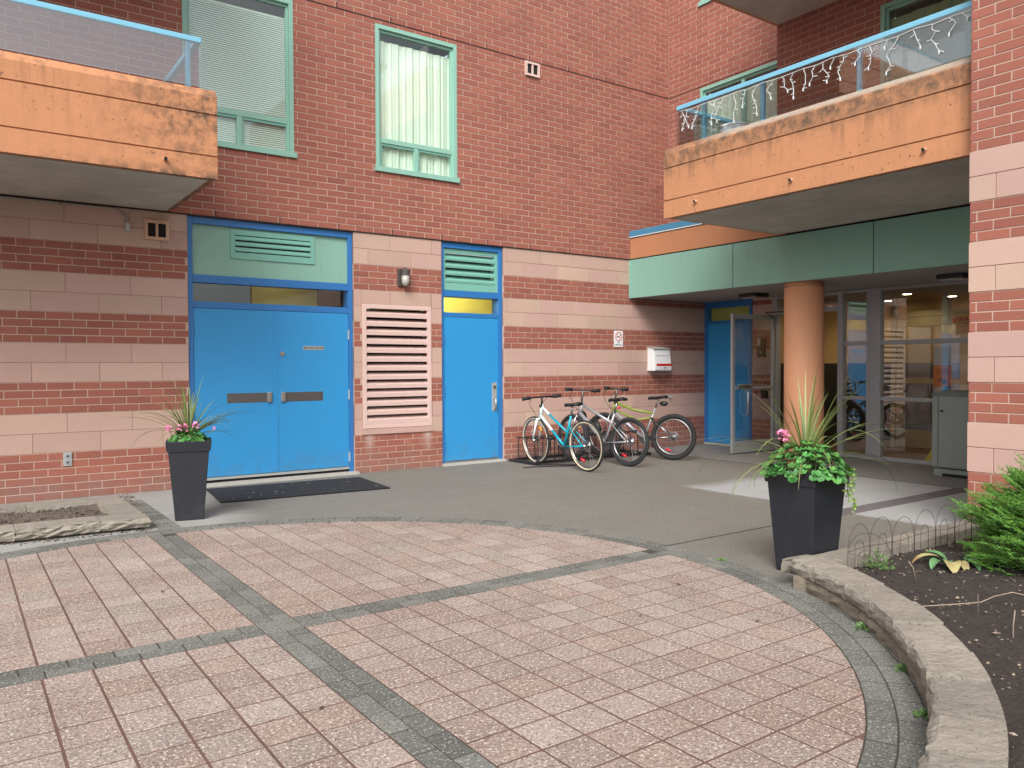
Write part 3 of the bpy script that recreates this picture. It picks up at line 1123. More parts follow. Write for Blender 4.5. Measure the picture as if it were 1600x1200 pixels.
# ---- side wall above the canopy (faces left)
PB = plane_x(XU)
WB = (7.0, 8.60, 4.0, 5.73)
WB2 = (7.0, 8.60, 7.03, 7.9)
bw = core([(6.3, D-.012, 3.40, 7.88)], [WB, WB2], PB, .22).build('side_wall', 'mortar', B, fix=False)
emit_pieces(courses(6.3, D-.02, 3.40, 56, .08, .2455, [WB, WB2], off=.05), bw, 'brick', 'brick', PB, .03, limit=220, stuffname='brickwork')
bx('sealant_joint', 'dark', bw, XU-.0015, XU, 6.3, D-.012, 5.75, 5.762)
bx('corner_sealant', 'bmortar', bw, XU-.006, XU+.01, D-.020, D-.011, 3.45, 7.8)
window(B, *WB, PB, sash=None, curtain='curtain')
window(B, *WB2, PB, sash=None, curtain='curtain')

# ---- balcony wall (brick behind the right balconies)
XD = 8.86
PD = plane_x(XD)
BD = (3.2, 5.09, 3.25, 5.50)
dw = core([(3.0, 6.50, 3.06, 7.86)], [BD], PD, .3).build('balcony_wall', 'mortar', B, fix=False)
emit_pieces(courses(3.0, 6.50, 3.06, 60, .08, .2455, [BD], off=.08), dw, 'brick', 'brick', PD, .03, limit=220, stuffname='brickwork')
bd = window(B, BD[0], BD[1], BD[2], BD[3], PD, sash=None, curtain='curtaing')
bd.name = 'balcony_door'

# ---- corner pier at the right
XP, YP = 6.70, 3.09
PP = plane_x(XP)
pk = core([(-3., YP, a, b) for a, b, t in BANDS if t == 'k']+[(-3., YP, 3.04, 7.84)], [], PP, .22).build('corner_pier', 'mortar', B, fix=False)
pb_ = core([(-3., YP+.004, a, b) for a, b, t in BANDS if t == 'b'], [], PP, .22, front=-.004).build('corner_pier_band', 'bmortar', B, fix=False)
bricks, blocks = [], []
for a, b, t in BANDS:
    if t == 'k': bricks += courses(-3., YP, a, round((b-a)/.08), .08, .2455, [], off=.145)
    else: blocks += courses(-3., YP+.006, a, 2, .2, .613, [], off=.38, joint=.005)
bricks += courses(-3., YP, 3.04, 60, .08, .2455, [], off=.145)
emit_pieces(bricks, pk, 'brick', 'brick', PP, .03, limit=200, stuffname='brickwork')
emit_pieces(blocks, pb_, 'block', 'block', PP, .03, jit=.0006, ch=.002, limit=60, proud=.003, stuffname='blockwork')
bx('pier_body', 'mortar', B, XP+.22, 10.9, -3., YP-.02, 0, 7.84)
MB().box(XP+.002, XP+.22, YP-.012, YP-.002, 0, 7.8).build('pier_return', 'brick', B, fix=False)


# ---- balconies
def balcony(z0, front, a0, a1, axis, material, depth_to, drains, rail_sign, posts, name='balcony'):
    """front: coordinate of the outer face; axis 'x' = runs along X facing -Y, 'y' = runs along Y facing -X"""
    prof = [(0, 0), (.0, .195), (.014, .197), (.014, .207), (0, .209), (0, .567), (.014, .569), (.014, .579), (0, .581), (0, .735), (.055, .81), (.17, .81), (.17, .2), (depth_to-front, .2), (depth_to-front, .012), (.10, .012), (.085, .03), (.06, .03), (.045, 0)]
    P3 = (lambda d, a, z: (a, front+d, z0+z)) if axis == 'x' else (lambda d, a, z: (front+d, a, z0+z))
    mb = MB().prism([P3(d, a0, z) for d, z in prof], Vector(P3(0, a1, 0))-Vector(P3(0, a0, 0)))
    b_ = mb.build(name, material, B)
    # soffit sheet, free end wall
    u, v = P3(.11, min(a0, a1)+.06, 0), P3(depth_to-front-.004, max(a0, a1)-.06, 0)
    MB().box(u[0], v[0], u[1], v[1], z0+.004, z0+.0115).build('soffit', 'soffit', b_, fix=False)
    e0, e1 = (a1-.15, a1-.003)
    u, v = P3(.171, e0, .2), P3(depth_to-front, e1, .805)
    MB().box(u[0], v[0], u[1], v[1], u[2], v[2]).build('end_parapet', material, b_, fix=False)
    for d_ in drains:
        u, v = P3(.05, d_, .125), P3(-.04, d_, .115)
        MB().tube([u, v], .017, 10, cap=False).build('drain_pipe', 'ventc', b_)
        MB().tube([P3(.04, d_, .123), P3(-.0395, d_, .1150)], .012, 10).build('drain_bore', 'dark', b_)
    # railing
    ri = .12
    s_ = rail_sign
    lo, hi = (a0, a1-.13)
    u, v = P3(ri-.025, lo, 1.235), P3(ri+.025, hi+.025, 1.285)
    MB().box(u[0], v[0], u[1], v[1], u[2], v[2]).build('top_rail', 'rail', b_, fix=False, bevel=.006)
    u, v = P3(ri+.026, hi-.025, 1.235), P3(depth_to-front, hi+.025, 1.285)
    MB().box(u[0], v[0], u[1], v[1], u[2], v[2]).build('top_rail', 'rail', b_, fix=False, bevel=.006)
    for p in posts:
        u, v = P3(ri-.012, p-.022, .811), P3(ri+.028, p+.022, 1.234)
        MB().box(u[0], v[0], u[1], v[1], u[2], v[2]).build('post', 'rail', b_, fix=False, bevel=.004)
    edges = sorted([lo, hi+.02]+posts)
    for p, q in zip(edges[:-1], edges[1:]):
        if q-p < .05: continue
        u, v = P3(ri-.028, p+.003, .835), P3(ri-.020, q-.003, 1.234)
        MB().box(u[0], v[0], u[1], v[1], u[2], v[2]).build('glass_panel', 'glassb', b_, fix=False)
    u, v = P3(ri+.01, hi+.005, .835), P3(depth_to-front-.02, hi+.013, 1.234)
    MB().box(u[0], v[0], u[1], v[1], u[2], v[2]).build('glass_panel', 'glassb', b_, fix=False)
    return b_


balcony(3.05, 7.456, -5., 2.02, 'x', 'orangeL', D-.013, [1.57], 1, [1.80, -.2, -2.0])
balcony(3.05, 6.80, YP, 6.53, 'y', 'orangeR', XD-.001, [6.04, 4.815, 3.505], 1, [6.03, 5.25, 4.18])
balcony(5.76, 7.456, -5., 2.02, 'x', 'orange', D-.013, [], 1, [1.80, -.2, -2.0])
balcony(5.76, 6.80, YP, 6.53, 'y', 'orange', XD-.001, [], 1, [6.03, 5.25, 4.18])

# ---- canopy
XC = 8.89
cn = bx('canopy', 'soffit2', B, XC+.03, XE+.2, 2.9, D-.001, 2.432, 2.62)
seams = [D-.004, 7.235, 5.18, 3.0]
for a, b in zip(seams[:-1], seams[1:]):
    bx('fascia_panel', 'green', cn, XC, XC+.028, b+.006, a-.006, 2.425, 3.032, bevel=.003)
bx('fascia_edge_trim', 'wgreen', cn, XC-.012, XC-.001, D-.03, D-.004, 2.425, 3.03)
bx('fascia_backing', 'dark', cn, XC+.029, XC+.05, 3.0, D-.002, 2.622, 3.06)
bx('upstand_band', 'orange', cn, XC+.004, XC+.1, 6.4, D-.014, 3.05, 3.375, bevel=.003)
bx('roof_flashing', 'flash', cn, XC-.012, XC+.12, 6.4, D-.016, 3.385, 3.49, bevel=.003)
bx('flashing_drip', 'white', cn, XC-.013, XC-.0125, 6.4, D-.016, 3.384, 3.396)
bx('roof', 'soffit', cn, XC+.12, XU, 6.3, D-.014, 3.3, 3.42)

# ---- column
cc_ = (9.2, 6.318)
mb = MB().tube([(*cc_, 0), (*cc_, 2.36)], .25, 48)
col = mb.build('column', 'column', B, smooth=False)
for p in col.data.polygons: p.use_smooth = len(p.vertices) == 4
MB().tube([(*cc_, 2.36), (*cc_, 2.431)], .245, 48).build('column_head', 'orange', col)

# ---- entrance wall: blue door, brick strip, storefront
ew = core([(7.9, 8.29, 0, 2.43)], [], plane_x(XE), .2).build('entrance_wall', 'mortar', B, fix=False)
ebk, ebl = [], []
for a, b, t in BANDS[:-1]:
    if t == 'k': ebk += courses(7.9, 8.29, a, min(round((b-a)/.08), 4 if a < 2.3 and a > 0 else round((min(b, 2.43)-a)/.08)), .08, .2455, [], off=.02)
    else: ebl += courses(7.9, 8.29, a, 2, .2, .613, [], off=.2, joint=.005)
emit_pieces(ebk, ew, 'brick', 'brick', plane_x(XE), .03, limit=100, stuffname='brickwork')
emit_pieces(ebl, ew, 'block', 'block', plane_x(XE), .03, limit=40, stuffname='blockwork')
mb = MB()
mb.box(XE-.012, XE+.1, 8.295, 8.345, 0, 2.43).box(XE-.012, XE+.1, D-.06, D-.002, 0, 2.43).box(XE-.012, XE+.1, 8.345, D-.06, 2.33, 2.43).box(XE-.002, XE+.1, 8.345, D-.06, 2.06, 2.11)
ed = mb.build('side_door', 'bluef', B, fix=False)
bx('door_leaf', 'blue', ed, XE+.01, XE+.05, 8.348, D-.063, .03, 2.056)
bx('transom_pane', 'glass', ed, XE+.03, XE+.036, 8.345, D-.06, 2.11, 2.33)
bx('transom_backing', 'yellow', ed, XE+.12, XE+.13, 8.2, D+.1, 2.0, 2.45)
tag(bx('transom_fill_strip', 'tube', ed, XE+.06, XE+.075, 8.5, 9.1, 2.42, 2.428))  # added glowing strip hidden behind the pane, makes the yellow backing look lit
for hz in (1.75, 1.0, .3):
    MB().cyl((XE+.0, D-.062, hz-.06), (XE+.0, D-.062, hz+.06), .010, 8).build('hinge', 'bluef', ed)
bx('door_sill', 'offwhite', ed, XE-.03, XE+.1, 8.3, D-.01, -.01, .025)

sf_y0, sf_y1 = 3.12, 7.895
mb = MB()
mb.box(XE, XE+.11, 7.83, 7.895, 0, 2.43)              # door jamb
mb.box(XE, XE+.11, 6.69, 6.775, 0, 2.43)
mb.box(XE, XE+.11, 6.775, 7.83, 2.145, 2.22)
mb.box(XE, XE+.11, 6.775, 7.83, 2.39, 2.43)
sf = mb.build('storefront', 'alu', B, fix=False, bevel=.004)


def bar(y0, y1, z0, z1, nm='mullion', d=0.):
    return bx(nm, 'alu', sf, XE+.002+d, XE+.108, y0, y1, z0, z1, bevel=.004)


bar(6.275, 6.325, 0, 2.43)
bar(6.115, 6.273, .05, 2.40, 'door_stile')
bar(sf_y0, 6.69, 2.395, 2.43, 'head_rail', .004)
bar(sf_y0, 6.69, 0, .05, 'bottom_rail', -.004)
for z0_, z1_ in ((1.63, 1.69), (.845, .895)):
    bar(6.326, 6.689, z0_, z1_, 'transom_bar', .004)
    bar(4.35, 6.114, z0_, z1_, 'transom_bar', .004)
bar(4.30, 4.36, .05, 2.395)
gl = 'glassd'
for y0_, y1_ in ((6.326, 6.689), (4.36, 6.114)):
    for z0_, z1_ in ((.05, .845), (.895, 1.63), (1.69, 2.395)):
        bx('pane', gl, sf, XE+.05, XE+.058, y0_, y1_, z0_, z1_)
bx('pane', gl, sf, XE+.05, XE+.058, 6.776, 7.829, 2.221, 2.389)
bx('pane', gl, sf, XE+.05, XE+.058, sf_y0, 4.30, .05, 2.395)
bx('stile_lock', 'steel', sf, XE-.012, XE+.001, 6.13, 6.155, .93, 1.12)

# open glass door, square to the storefront
gy = 7.86
mb = MB()
hx0, hx1 = 9.635, 10.655
mb.box(hx0, hx0+.06, gy-.022, gy+.022, .015, 2.13).box(hx1-.06, hx1, gy-.022, gy+.022, .015, 2.13)
mb.box(hx0+.06, hx1-.06, gy-.022, gy+.022, 2.06, 2.13).box(hx0+.06, hx1-.06, gy-.022, gy+.022, .015, .19)
gd = mb.build('glass_door', 'alu', B, fix=False, bevel=.004)
bx('pane', gl, gd, hx0+.06, hx1-.06, gy-.004, gy+.004, .19, 2.06)
bx('push_bar', 'alu', gd, hx0+.06, hx1-.06, gy-.035, gy-.006, .985, 1.025, bevel=.004)
bx('bar_housing', 'steel', gd, hx0+.10, hx0+.42, gy-.052, gy-.036, 1.0, 1.06, bevel=.004)
MB().tube([(hx0+.30, gy-.03, .96), (hx0+.30, gy-.07, .93), (hx0+.30, gy-.07, .62), (hx0+.30, gy-.03, .58)], .014, 8).build('pull_handle', 'steel', gd, smooth=True)
MB().cyl((hx0+.03, gy-.022, 1.2), (hx0+.03, gy-.034, 1.2), .02, 14).build('lock_cylinder', 'steel', gd)
MB().tube([(hx1-.05, gy-.03, 2.1), (hx1-.35, gy-.10, 2.16), (hx1+.02, gy-.20, 2.19)], .012, 6).build('closer_arm', 'darksteel', gd)

# intercom on the brick strip seen through the door
ic = empty('intercom', (XE, 8.09, 1.6), 'small pale intercom box on brick beside the open glass door', 'intercom')
bx('housing', 'black', ic, XE-.04, XE-.001, 8.03, 8.17, 1.48, 1.80)
bx('call_panel', 'offwhite', ic, XE-.048, XE-.041, 8.10, 8.16, 1.66, 1.79)
MB().cyl((XE-.041, 8.1, 1.56), (XE-.05, 8.1, 1.56), .018, 12).build('push_button', 'steel', ic)
tag(bx('access_button', 'black', None, XE-.03, XE-.001, 7.99, 8.10, .82, .95, bevel=.004), 'square black access button on brick low beside the open glass door', 'button')

# ---- lobby behind the glass
LX = 13.6
mb = MB().box(XE+.2, LX, 9.2, 9.3, 0, 1.38).box(XE+.2, LX, 3.0, 3.1, 0, 1.38).box(LX, LX+.1, 3.0, 9.3, 0, 1.38)
mb.build('lobby_dado', 'dado', B, fix=False)
mb = MB().box(XE+.2, LX, 9.2, 9.3, 1.38, 2.45).box(XE+.2, LX, 3.0, 3.1, 1.38, 2.45).box(LX, LX+.1, 3.0, 9.3, 1.38, 2.45)
mb.build('lobby_wall', 'tan', B, fix=False)
bx('lobby_ceiling', 'lobceil', B, XE+.2, LX+.1, 3.0, 9.3, 2.45, 2.5)
lf = bx('lobby_floor', 'lobfloor', B, XE+.11, LX+.1, 3.0, 9.3, -.02, .004)
tag(lf)
# partition next to the entrance on the left (brick return inside)
bx('lobby_partition', 'tan', B, XE+.12, LX, 7.98, 8.05, 1.38, 2.45)
bx('lobby_partition_dado', 'dado', B, XE+.12, LX, 7.98, 8.05, .004, 1.379)
# inner vestibule door
IX = 12.6
mb = MB()
mb.box(IX, IX+.08, 6.95, 7.03, .004, 2.44).box(IX, IX+.08, 5.72, 5.82, .004, 2.44).box(IX, IX+.08, 4.5, 4.58, .004, 2.44)
mb.box(IX, IX+.08, 5.82, 6.95, 2.12, 2.2).box(IX, IX+.08, 4.58, 5.72, 1.42, 1.50).box(IX, IX+.08, 4.58, 5.72, 2.36, 2.44)
iv = mb.build('vestibule_frame', 'cream', B, fix=False)
mb = MB()
mb.box(IX+.01, IX+.05, 6.83, 6.94, .02, 2.11).box(IX+.01, IX+.05, 5.83, 5.94, .02, 2.11).box(IX+.01, IX+.05, 5.94, 6.83, 1.96, 2.11).box(IX+.01, IX+.05, 5.94, 6.83, .02, .30).box(IX+.01, IX+.05, 5.94, 6.83, 1.05, 1.13)
mb.build('vestibule_door', 'cream', iv, fix=False)
bx('pane', gl, iv, IX+.025, IX+.03, 5.94, 6.83, .3, 1.96)
bx('pane', gl, iv, IX+.03, IX+.036, 4.58, 5.72, .004, 2.36)
bx('exit_label', 'redink', iv, IX-.003, IX+.009, 5.95, 6.05, 2.0, 2.06)
bx('reader', 'black', iv, IX-.03, IX-.001, 5.73, 5.81, .95, 1.35)
for i, (lx_, ly_, on) in enumerate([(10.98, 7.05, 1), (12.1, 6.5, 1), (13.1, 7.35, 1), (13.1, 6.3, 1), (11.6, 4.9, 1), (13.1, 5.0, 1)]):
    dl = empty('ceiling_downlight', (lx_, ly_, 2.45), ['lit round downlight just inside the open entrance doorway', 'lit round downlight above the vestibule inside the glass', 'lit round downlight deepest in the lobby on its left side',
               'lit round downlight deep in the lobby above the inner door', 'lit round downlight in the lobby close behind the wide glass pane', 'lit round downlight deepest in the lobby on its right side'][i], 'downlight', 'downlights in the lobby ceiling')
    MB().ring((lx_, ly_, 2.447), (0, 0, 1), .075, .012, 20, 6).build('trim_ring', 'white', dl)
    MB().cyl((lx_, ly_, 2.449), (lx_, ly_, 2.438), .064, 20).build('lens', 'lamp', dl)
    pl = bpy.data.lights.new('downlight', 'SPOT')
    pl.energy = 9
    pl.color = (1, .77, .45)
    pl.spot_size = R(150)
    pl.spot_blend = .6
    pl.shadow_soft_size = .05
    po = bpy.data.objects.new('downlight_light', pl)
    COL.objects.link(po)
    po.location = (lx_, ly_, 2.42)
    po.parent = dl
    po.matrix_parent_inverse = Matrix.Translation(-WLOC[dl.name])

# ---- notices inside the glass
o = empty('warning_sheet', (XE+.07, 5.0, 1.7), 'amber warning sheet on the glass beside the brick pier', 'notice')
bx('sheet', 'warnpaper', o, XE+.060, XE+.064, 4.55, 5.12, 1.735, 1.985)
lettering('heading', 'WARNING', .085, (XE+.0595, 4.89, 1.93), (0, -1, 0), (0, 0, 1), 'redink', o, True)
mb = MB()
for k in range(4): mb.box(XE+.0592, XE+.0599, 4.62, 5.06-.05*(k % 2), 1.775+k*.032, 1.785+k*.032)
mb.build('text_lines', 'redink', o, fix=False)
o = empty('orange_notice', (XE+.07, 5.35, 1.07), 'orange paper notice taped inside the glass above the grey cabinet', 'notice')
bx('sheet', 'orangepaper', o, XE+.060, XE+.063, 5.17, 5.40, 1.06, 1.33)
mb = MB()
for k in range(3): mb.box(XE+.0592, XE+.0599, 5.20, 5.37, 1.22+k*.03, 1.227+k*.03)
mb.add([(XE+.0595, 5.22, 1.1), (XE+.0595, 5.25, 1.16), (XE+.0595, 5.30, 1.12), (XE+.0595, 5.27, 1.09)], [(0, 1, 2, 3)])
mb.add([(XE+.0595, 5.28, 1.13), (XE+.0595, 5.30, 1.19), (XE+.0595, 5.345, 1.15), (XE+.0595, 5.33, 1.11)], [(0, 1, 2, 3)])
mb.build('print', 'ink', o, fix=False)
o = empty('white_notice', (XE+.07, 5.35, 1.4), 'white printed page taped inside the glass above the orange notice', 'notice')
bx('sheet', 'paper', o, XE+.060, XE+.063, 5.17, 5.40, 1.338, 1.60)
mb = MB()
for k in range(8): mb.box(XE+.0592, XE+.0599, 5.19, 5.38-.03*(k % 3), 1.36+k*.026, 1.364+k*.026)
mb.build('print', 'greyink', o, fix=False)
tag(bx('door_sticker', 'paper', None, XE+.059, XE+.0635, 6.40, 6.58, 1.525, 1.565), 'narrow white sticker inside the slim glass sidelight', 'sticker')

# ---- canopy soffit lamps
for i, (x_, y_) in enumerate([(9.95, 7.70), (9.9, 4.72)]):
    o = empty('soffit_lamp', (x_, y_, 2.38), ['flat black lamp under the canopy in front of the side door', 'flat black lamp under the canopy beside the brick pier'][i], 'lamp', 'lamps under the canopy')
    bx('housing', 'black', o, x_-.16, x_+.16, y_-.16, y_+.16, 2.375, 2.4315, bevel=.012)
    bx('lens', 'lampg', o, x_-.12, x_+.12, y_-.12, y_+.12, 2.365, 2.3745)

# ================================================================== THINGS ON THE WALLS
# wall lamp
o = empty('wall_lamp', (4.85, D-.05, 2.39), 'brown jelly-jar wall lamp above the pale louvre', 'lamp')
bx('back_plate', 'lampb', o, 4.765, 4.875, D-.03, D-.002, 2.39, 2.615, bevel=.006)
MB().tube([(4.83, D-.03, 2.575), (4.84, D-.075, 2.585), (4.84, D-.09, 2.57)], [.04, .05, .045], 14).build('arm', 'lampb', o, smooth=True)
MB().tube([(4.84, D-.085, 2.61), (4.84, D-.085, 2.595), (4.84, D-.085, 2.53)], [.035, .058, .058], 20).build('cap', 'lampb', o)
MB().tube([(4.84, D-.085, 2.53), (4.84, D-.085, 2.44), (4.84, D-.085, 2.405), (4.84, D-.085, 2.39)], [.05, .05, .035, .012], 18).build('glass_jar', 'lampg', o, smooth=True)

# conduit and junction box
o = empty('conduit', (1.5, D-.02, 2.8), 'thin grey conduit running under the left balcony to a small box', 'conduit')
pts = [(-3, D-.02, 3.022), (1.42, D-.02, 3.022)]+[(1.42+.15*math.sin(t*PI/12), D-.02, 2.872+.15*math.cos(t*PI/12)) for t in range(1, 7)]+[(1.57, D-.02, 2.90-.03)]
MB().tube(pts, .011, 8).build('pipe', 'conduit', o, smooth=True)
MB().ring((.95, D-.02, 3.022), (1, 0, 0), .012, .005, 12, 5).build('strap', 'dark', o)
bx('junction_box', 'galv', o, 1.548, 1.597, D-.04, D-.002, 2.80, 2.885, bevel=.004)

# outdoor socket
o = empty('power_outlet', (.98, D, .34), 'small grey double power outlet low on the brick wall', 'outlet')
bx('cover_plate', 'galv', o, .94, 1.02, D-.014, D-.001, .338, .478, bevel=.003)
for z in (.375, .44):
    MB().cyl((.98, D-.014, z), (.98, D-.022, z), .024, 16).build('socket', 'greyink', o)
    MB().cyl((.98, D-.022, z), (.98, D-.0228, z), .010, 10).build('socket_hole', 'dark', o)

# no smoking sign
o = empty('no_smoking_sign', (8.65, D, 1.65), 'small white no smoking sign on the brick band near the white drop box', 'sign')
bx('sign_panel', 'white', o, 8.555, 8.742, D-.008, D-.002, 1.648, 1.903)
c_ = Vector((8.6485, D-.0095, 1.81))
MB().ring(c_, (0, 1, 0), .066, .006, 32, 5).build('red_circle', 'redink', o)
MB().tube([c_+Vector((-.047, 0, .047)), c_+Vector((.047, 0, -.047))], .005, 5).build('red_slash', 'redink', o)
bx('cigarette', 'ink', o, c_.x-.045, c_.x+.03, D-.0092, D-.0082, c_.z-.012, c_.z+.002)
mb = MB()
for k in range(2): mb.tube([c_+Vector((.035, .001, .005+.0)), c_+Vector((.042-.012*k, .001, .02)), c_+Vector((.03, .001, .035+.008*k))], .003, 4)
mb.build('smoke', 'ink', o)
lettering('lettering', 'NO', .03, (8.6485, D-.0085, 1.715), (1, 0, 0), (0, 0, 1), 'ink', o, True)
lettering('lettering', 'SMOKING', .034, (8.6485, D-.0085, 1.68), (1, 0, 0), (0, 0, 1), 'ink', o, True)

# drop box
o = empty('drop_box', (9.5, D-.1, 1.25), 'white metal drop box with red stripe on the block wall', 'letter box')
x0, x1, y0, z0, z1 = 9.29, 9.66, D-.17, 1.265, 1.62
MB().prism([(x0, D-.002, z0), (x0, y0, z0), (x0, y0-.012, z0+.02), (x0, y0-.012, 1.38), (x0, y0+.03, z1), (x0, D-.002, z1+.03)], (x1-x0, 0, 0)).build('body', 'white', o, bevel=.004)
MB().prism([(x0-.012, D-.002, z1+.032), (x0-.012, y0+.005, z1-.002), (x0-.012, y0+.005, z1+.008), (x0-.012, D-.002, z1+.042)], (x1-x0+.024, 0, 0)).build('lid', 'offwhite', o)
bx('red_stripe', 'red', o, x0+.03, x1+.001, y0-.0165, y0-.0125, 1.345, 1.382)
lettering('lock_arrow', '<', .05, (x0+.2, y0-.0145, 1.315), (1, 0, 0), (0, 0, 1), 'ink', o, True)
bx('lock', 'ink', o, x0+.19, x0+.25, y0-.02, y0-.0125, 1.309, 1.318)
n0 = Vector((0, y0+.03, z1))-Vector((0, y0-.012, 1.38))
n0.normalize()
mb = MB()
x = x0+.05
while x < x1-.04:
    wd = random.choice([.008, .012, .016, .02])
    a = Vector((x, y0-.012+.0, 1.38))+n0*.125+Vector((0, -.0015, 0))
    b = a+n0*.016
    if random.random() > .12:
        mb.add([a, a+Vector((wd, 0, 0)), b+Vector((wd, 0, 0)), b], [(0, 1, 2, 3)])
    x += wd+.004
mb.build('faded_lettering', 'greyink', o, fix=False)
tag(MB().tube([(9.79, D, .83), (9.79, D-.05, .83), (9.79, D-.06, .815)], [.02, .014, .018], 10).build('hose_tap', 'galv'), 'tiny metal wall spigot above the green bicycle on the block band', 'spigot')

# ================================================================== PLANTERS AND PLANTS
def planter(cx, cy, rz, wt, wb, h, label):
    Mx = Matrix.Translation((cx, cy, 0)) @ Matrix.Rotation(rz, 4, 'Z')

    def sq(w, z): return [Vector((sx*w/2, sy*w/2, z)) for sx, sy in ((-1, -1), (1, -1), (1, 1), (-1, 1))]

    def loft(rings, capb=True, capt=False):
        mb = MB()
        v = [p for r_ in rings for p in r_]
        f = []
        for i in range(len(rings)-1):
            for k in range(4):
                f.append((i*4+k, i*4+(k+1) % 4, i*4+4+(k+1) % 4, i*4+4+k))
        if capb: f.append((3, 2, 1, 0))
        if capt:
            o_ = 4*(len(rings)-1)
            f.append((o_, o_+1, o_+2, o_+3))
        return mb.add(v, f).xf(Mx)
    o_ = empty('planter', (cx, cy, 0), label, 'planter', 'charcoal planters in the forecourt')
    rh = h*.13
    wr = wb+(wt-wb)*(1-rh/h)
    loft([sq(wb, .0), sq(wr-.015, h-rh)]).build('body', 'pot', o_, bevel=.006)
    loft([sq(wr+.008, h-rh+.002), sq(wt+.012, h), sq(wt-.03, h), sq(wt-.05, h-.06)], capb=False).build('rim', 'pot', o_, bevel=.004)
    loft([sq(wt-.06, h-.055), sq(wt-.045, h-.045)], capt=True).build('potting_soil', 'soil', o_)
    return o_


PL = (1.735, 7.43, R(-14), .365, .235, .70)
PRt = (4.545, 3.10, R(0), .375, .265, .665)
planter(*PL, 'tall charcoal planter with several small pink flowers, beside the blue double doors')
planter(*PRt, 'wide charcoal planter overflowing with green leaves, touching the stone garden wall')


def blade(pts, width, fold=.25):
    mb = MB()
    n = len(pts)
    vs, fs = [], []
    for i, p in enumerate(pts):
        p = Vector(p)
        t = Vector(pts[min(i+1, n-1)])-Vector(pts[max(i-1, 0)])
        t.normalize()
        side = t.cross(Vector((0, 0, 1)))
        if side.length < .05: side = t.cross(Vector((1, 0, 0)))
        side.normalize()
        nrm = side.cross(t)
        s_ = i/(n-1)
        wd = width*(.55+.9*s_*(1-s_)*1.6)*(1-s_**4)+.0006
        vs += [p-side*wd/2+nrm*wd*fold, p, p+side*wd/2+nrm*wd*fold]
    for i in range(n-1):
        a = 3*i
        fs += [(a, a+3, a+4, a+1), (a+1, a+4, a+5, a+2)]
    return mb.add(vs, fs)


def spike(cx, cy, z, n, lo, hi, label, seed, droop=1.0):
    rnd = random.Random(seed)
    o_ = empty('spike_plant', (cx, cy, z), label, 'plant', 'spiky plants in the planters')
    for k in range(n):
        az = rnd.uniform(0, 2*PI)
        el = R(rnd.choice([rnd.uniform(62, 88), rnd.uniform(35, 70), rnd.uniform(15, 45)]))
        L = rnd.uniform(lo, hi)*(1. if el > R(50) else 1.12)
        dr = rnd.uniform(.25, 1.1)*droop*(.95 if el < R(45) else .35 if el > R(65) else .75)
        p = Vector((cx+.012*math.cos(az), cy+.012*math.sin(az), z))
        pts = [p.copy()]
        e = el
        for i in range(9):
            e -= dr*(.04+.022*i)*1.5
            p = p+Vector((math.cos(az)*math.cos(e), math.sin(az)*math.cos(e), math.sin(e)))*L/9
            pts.append(p.copy())
        blade(pts, rnd.uniform(.010, .016)).build('blade', 'blade', o_, smooth=True, fix=False)
    MB().tube([(cx, cy, z-.05), (cx, cy, z+.04)], [.025, .016], 8).build('stalk', 'stem', o_)
    return o_


spike(PL[0], PL[1], .72, 60, .34, .66, 'spiky green grass-like plant in the planter beside the blue doors', 3, .8)
spike(PRt[0]+.02, PRt[1]+.02, .70, 60, .42, .84, 'spiky green grass-like plant in the planter near the orange column', 11, 1.1)


def geranium_leaf(r):
    n = 18
    vs = [(0, 0, 0)]
    for ring_ in (.55, 1):
        for i in range(n):
            a = .35+(2*PI-.7)*i/(n-1)
            rr = r*ring_*(1+.09*math.cos(i*PI*.74))
            vs.append((rr*math.cos(a), rr*math.sin(a), r*(.10*ring_+.16*ring_*ring_+.05*math.sin(i*1.5)*ring_)))
    fs = [(0, i, i+1) for i in range(1, n)]+[(i, n+i, n+i+1, i+1) for i in range(1, n)]
    me = bpy.data.meshes.new('leaf')
    me.from_pydata(vs, [], fs)
    me.materials.append(MT['leaf'])
    me.polygons.foreach_set('use_smooth', [True]*len(me.polygons))
    return me


LEAVES = [geranium_leaf(r_) for r_ in (.018, .024, .030)]


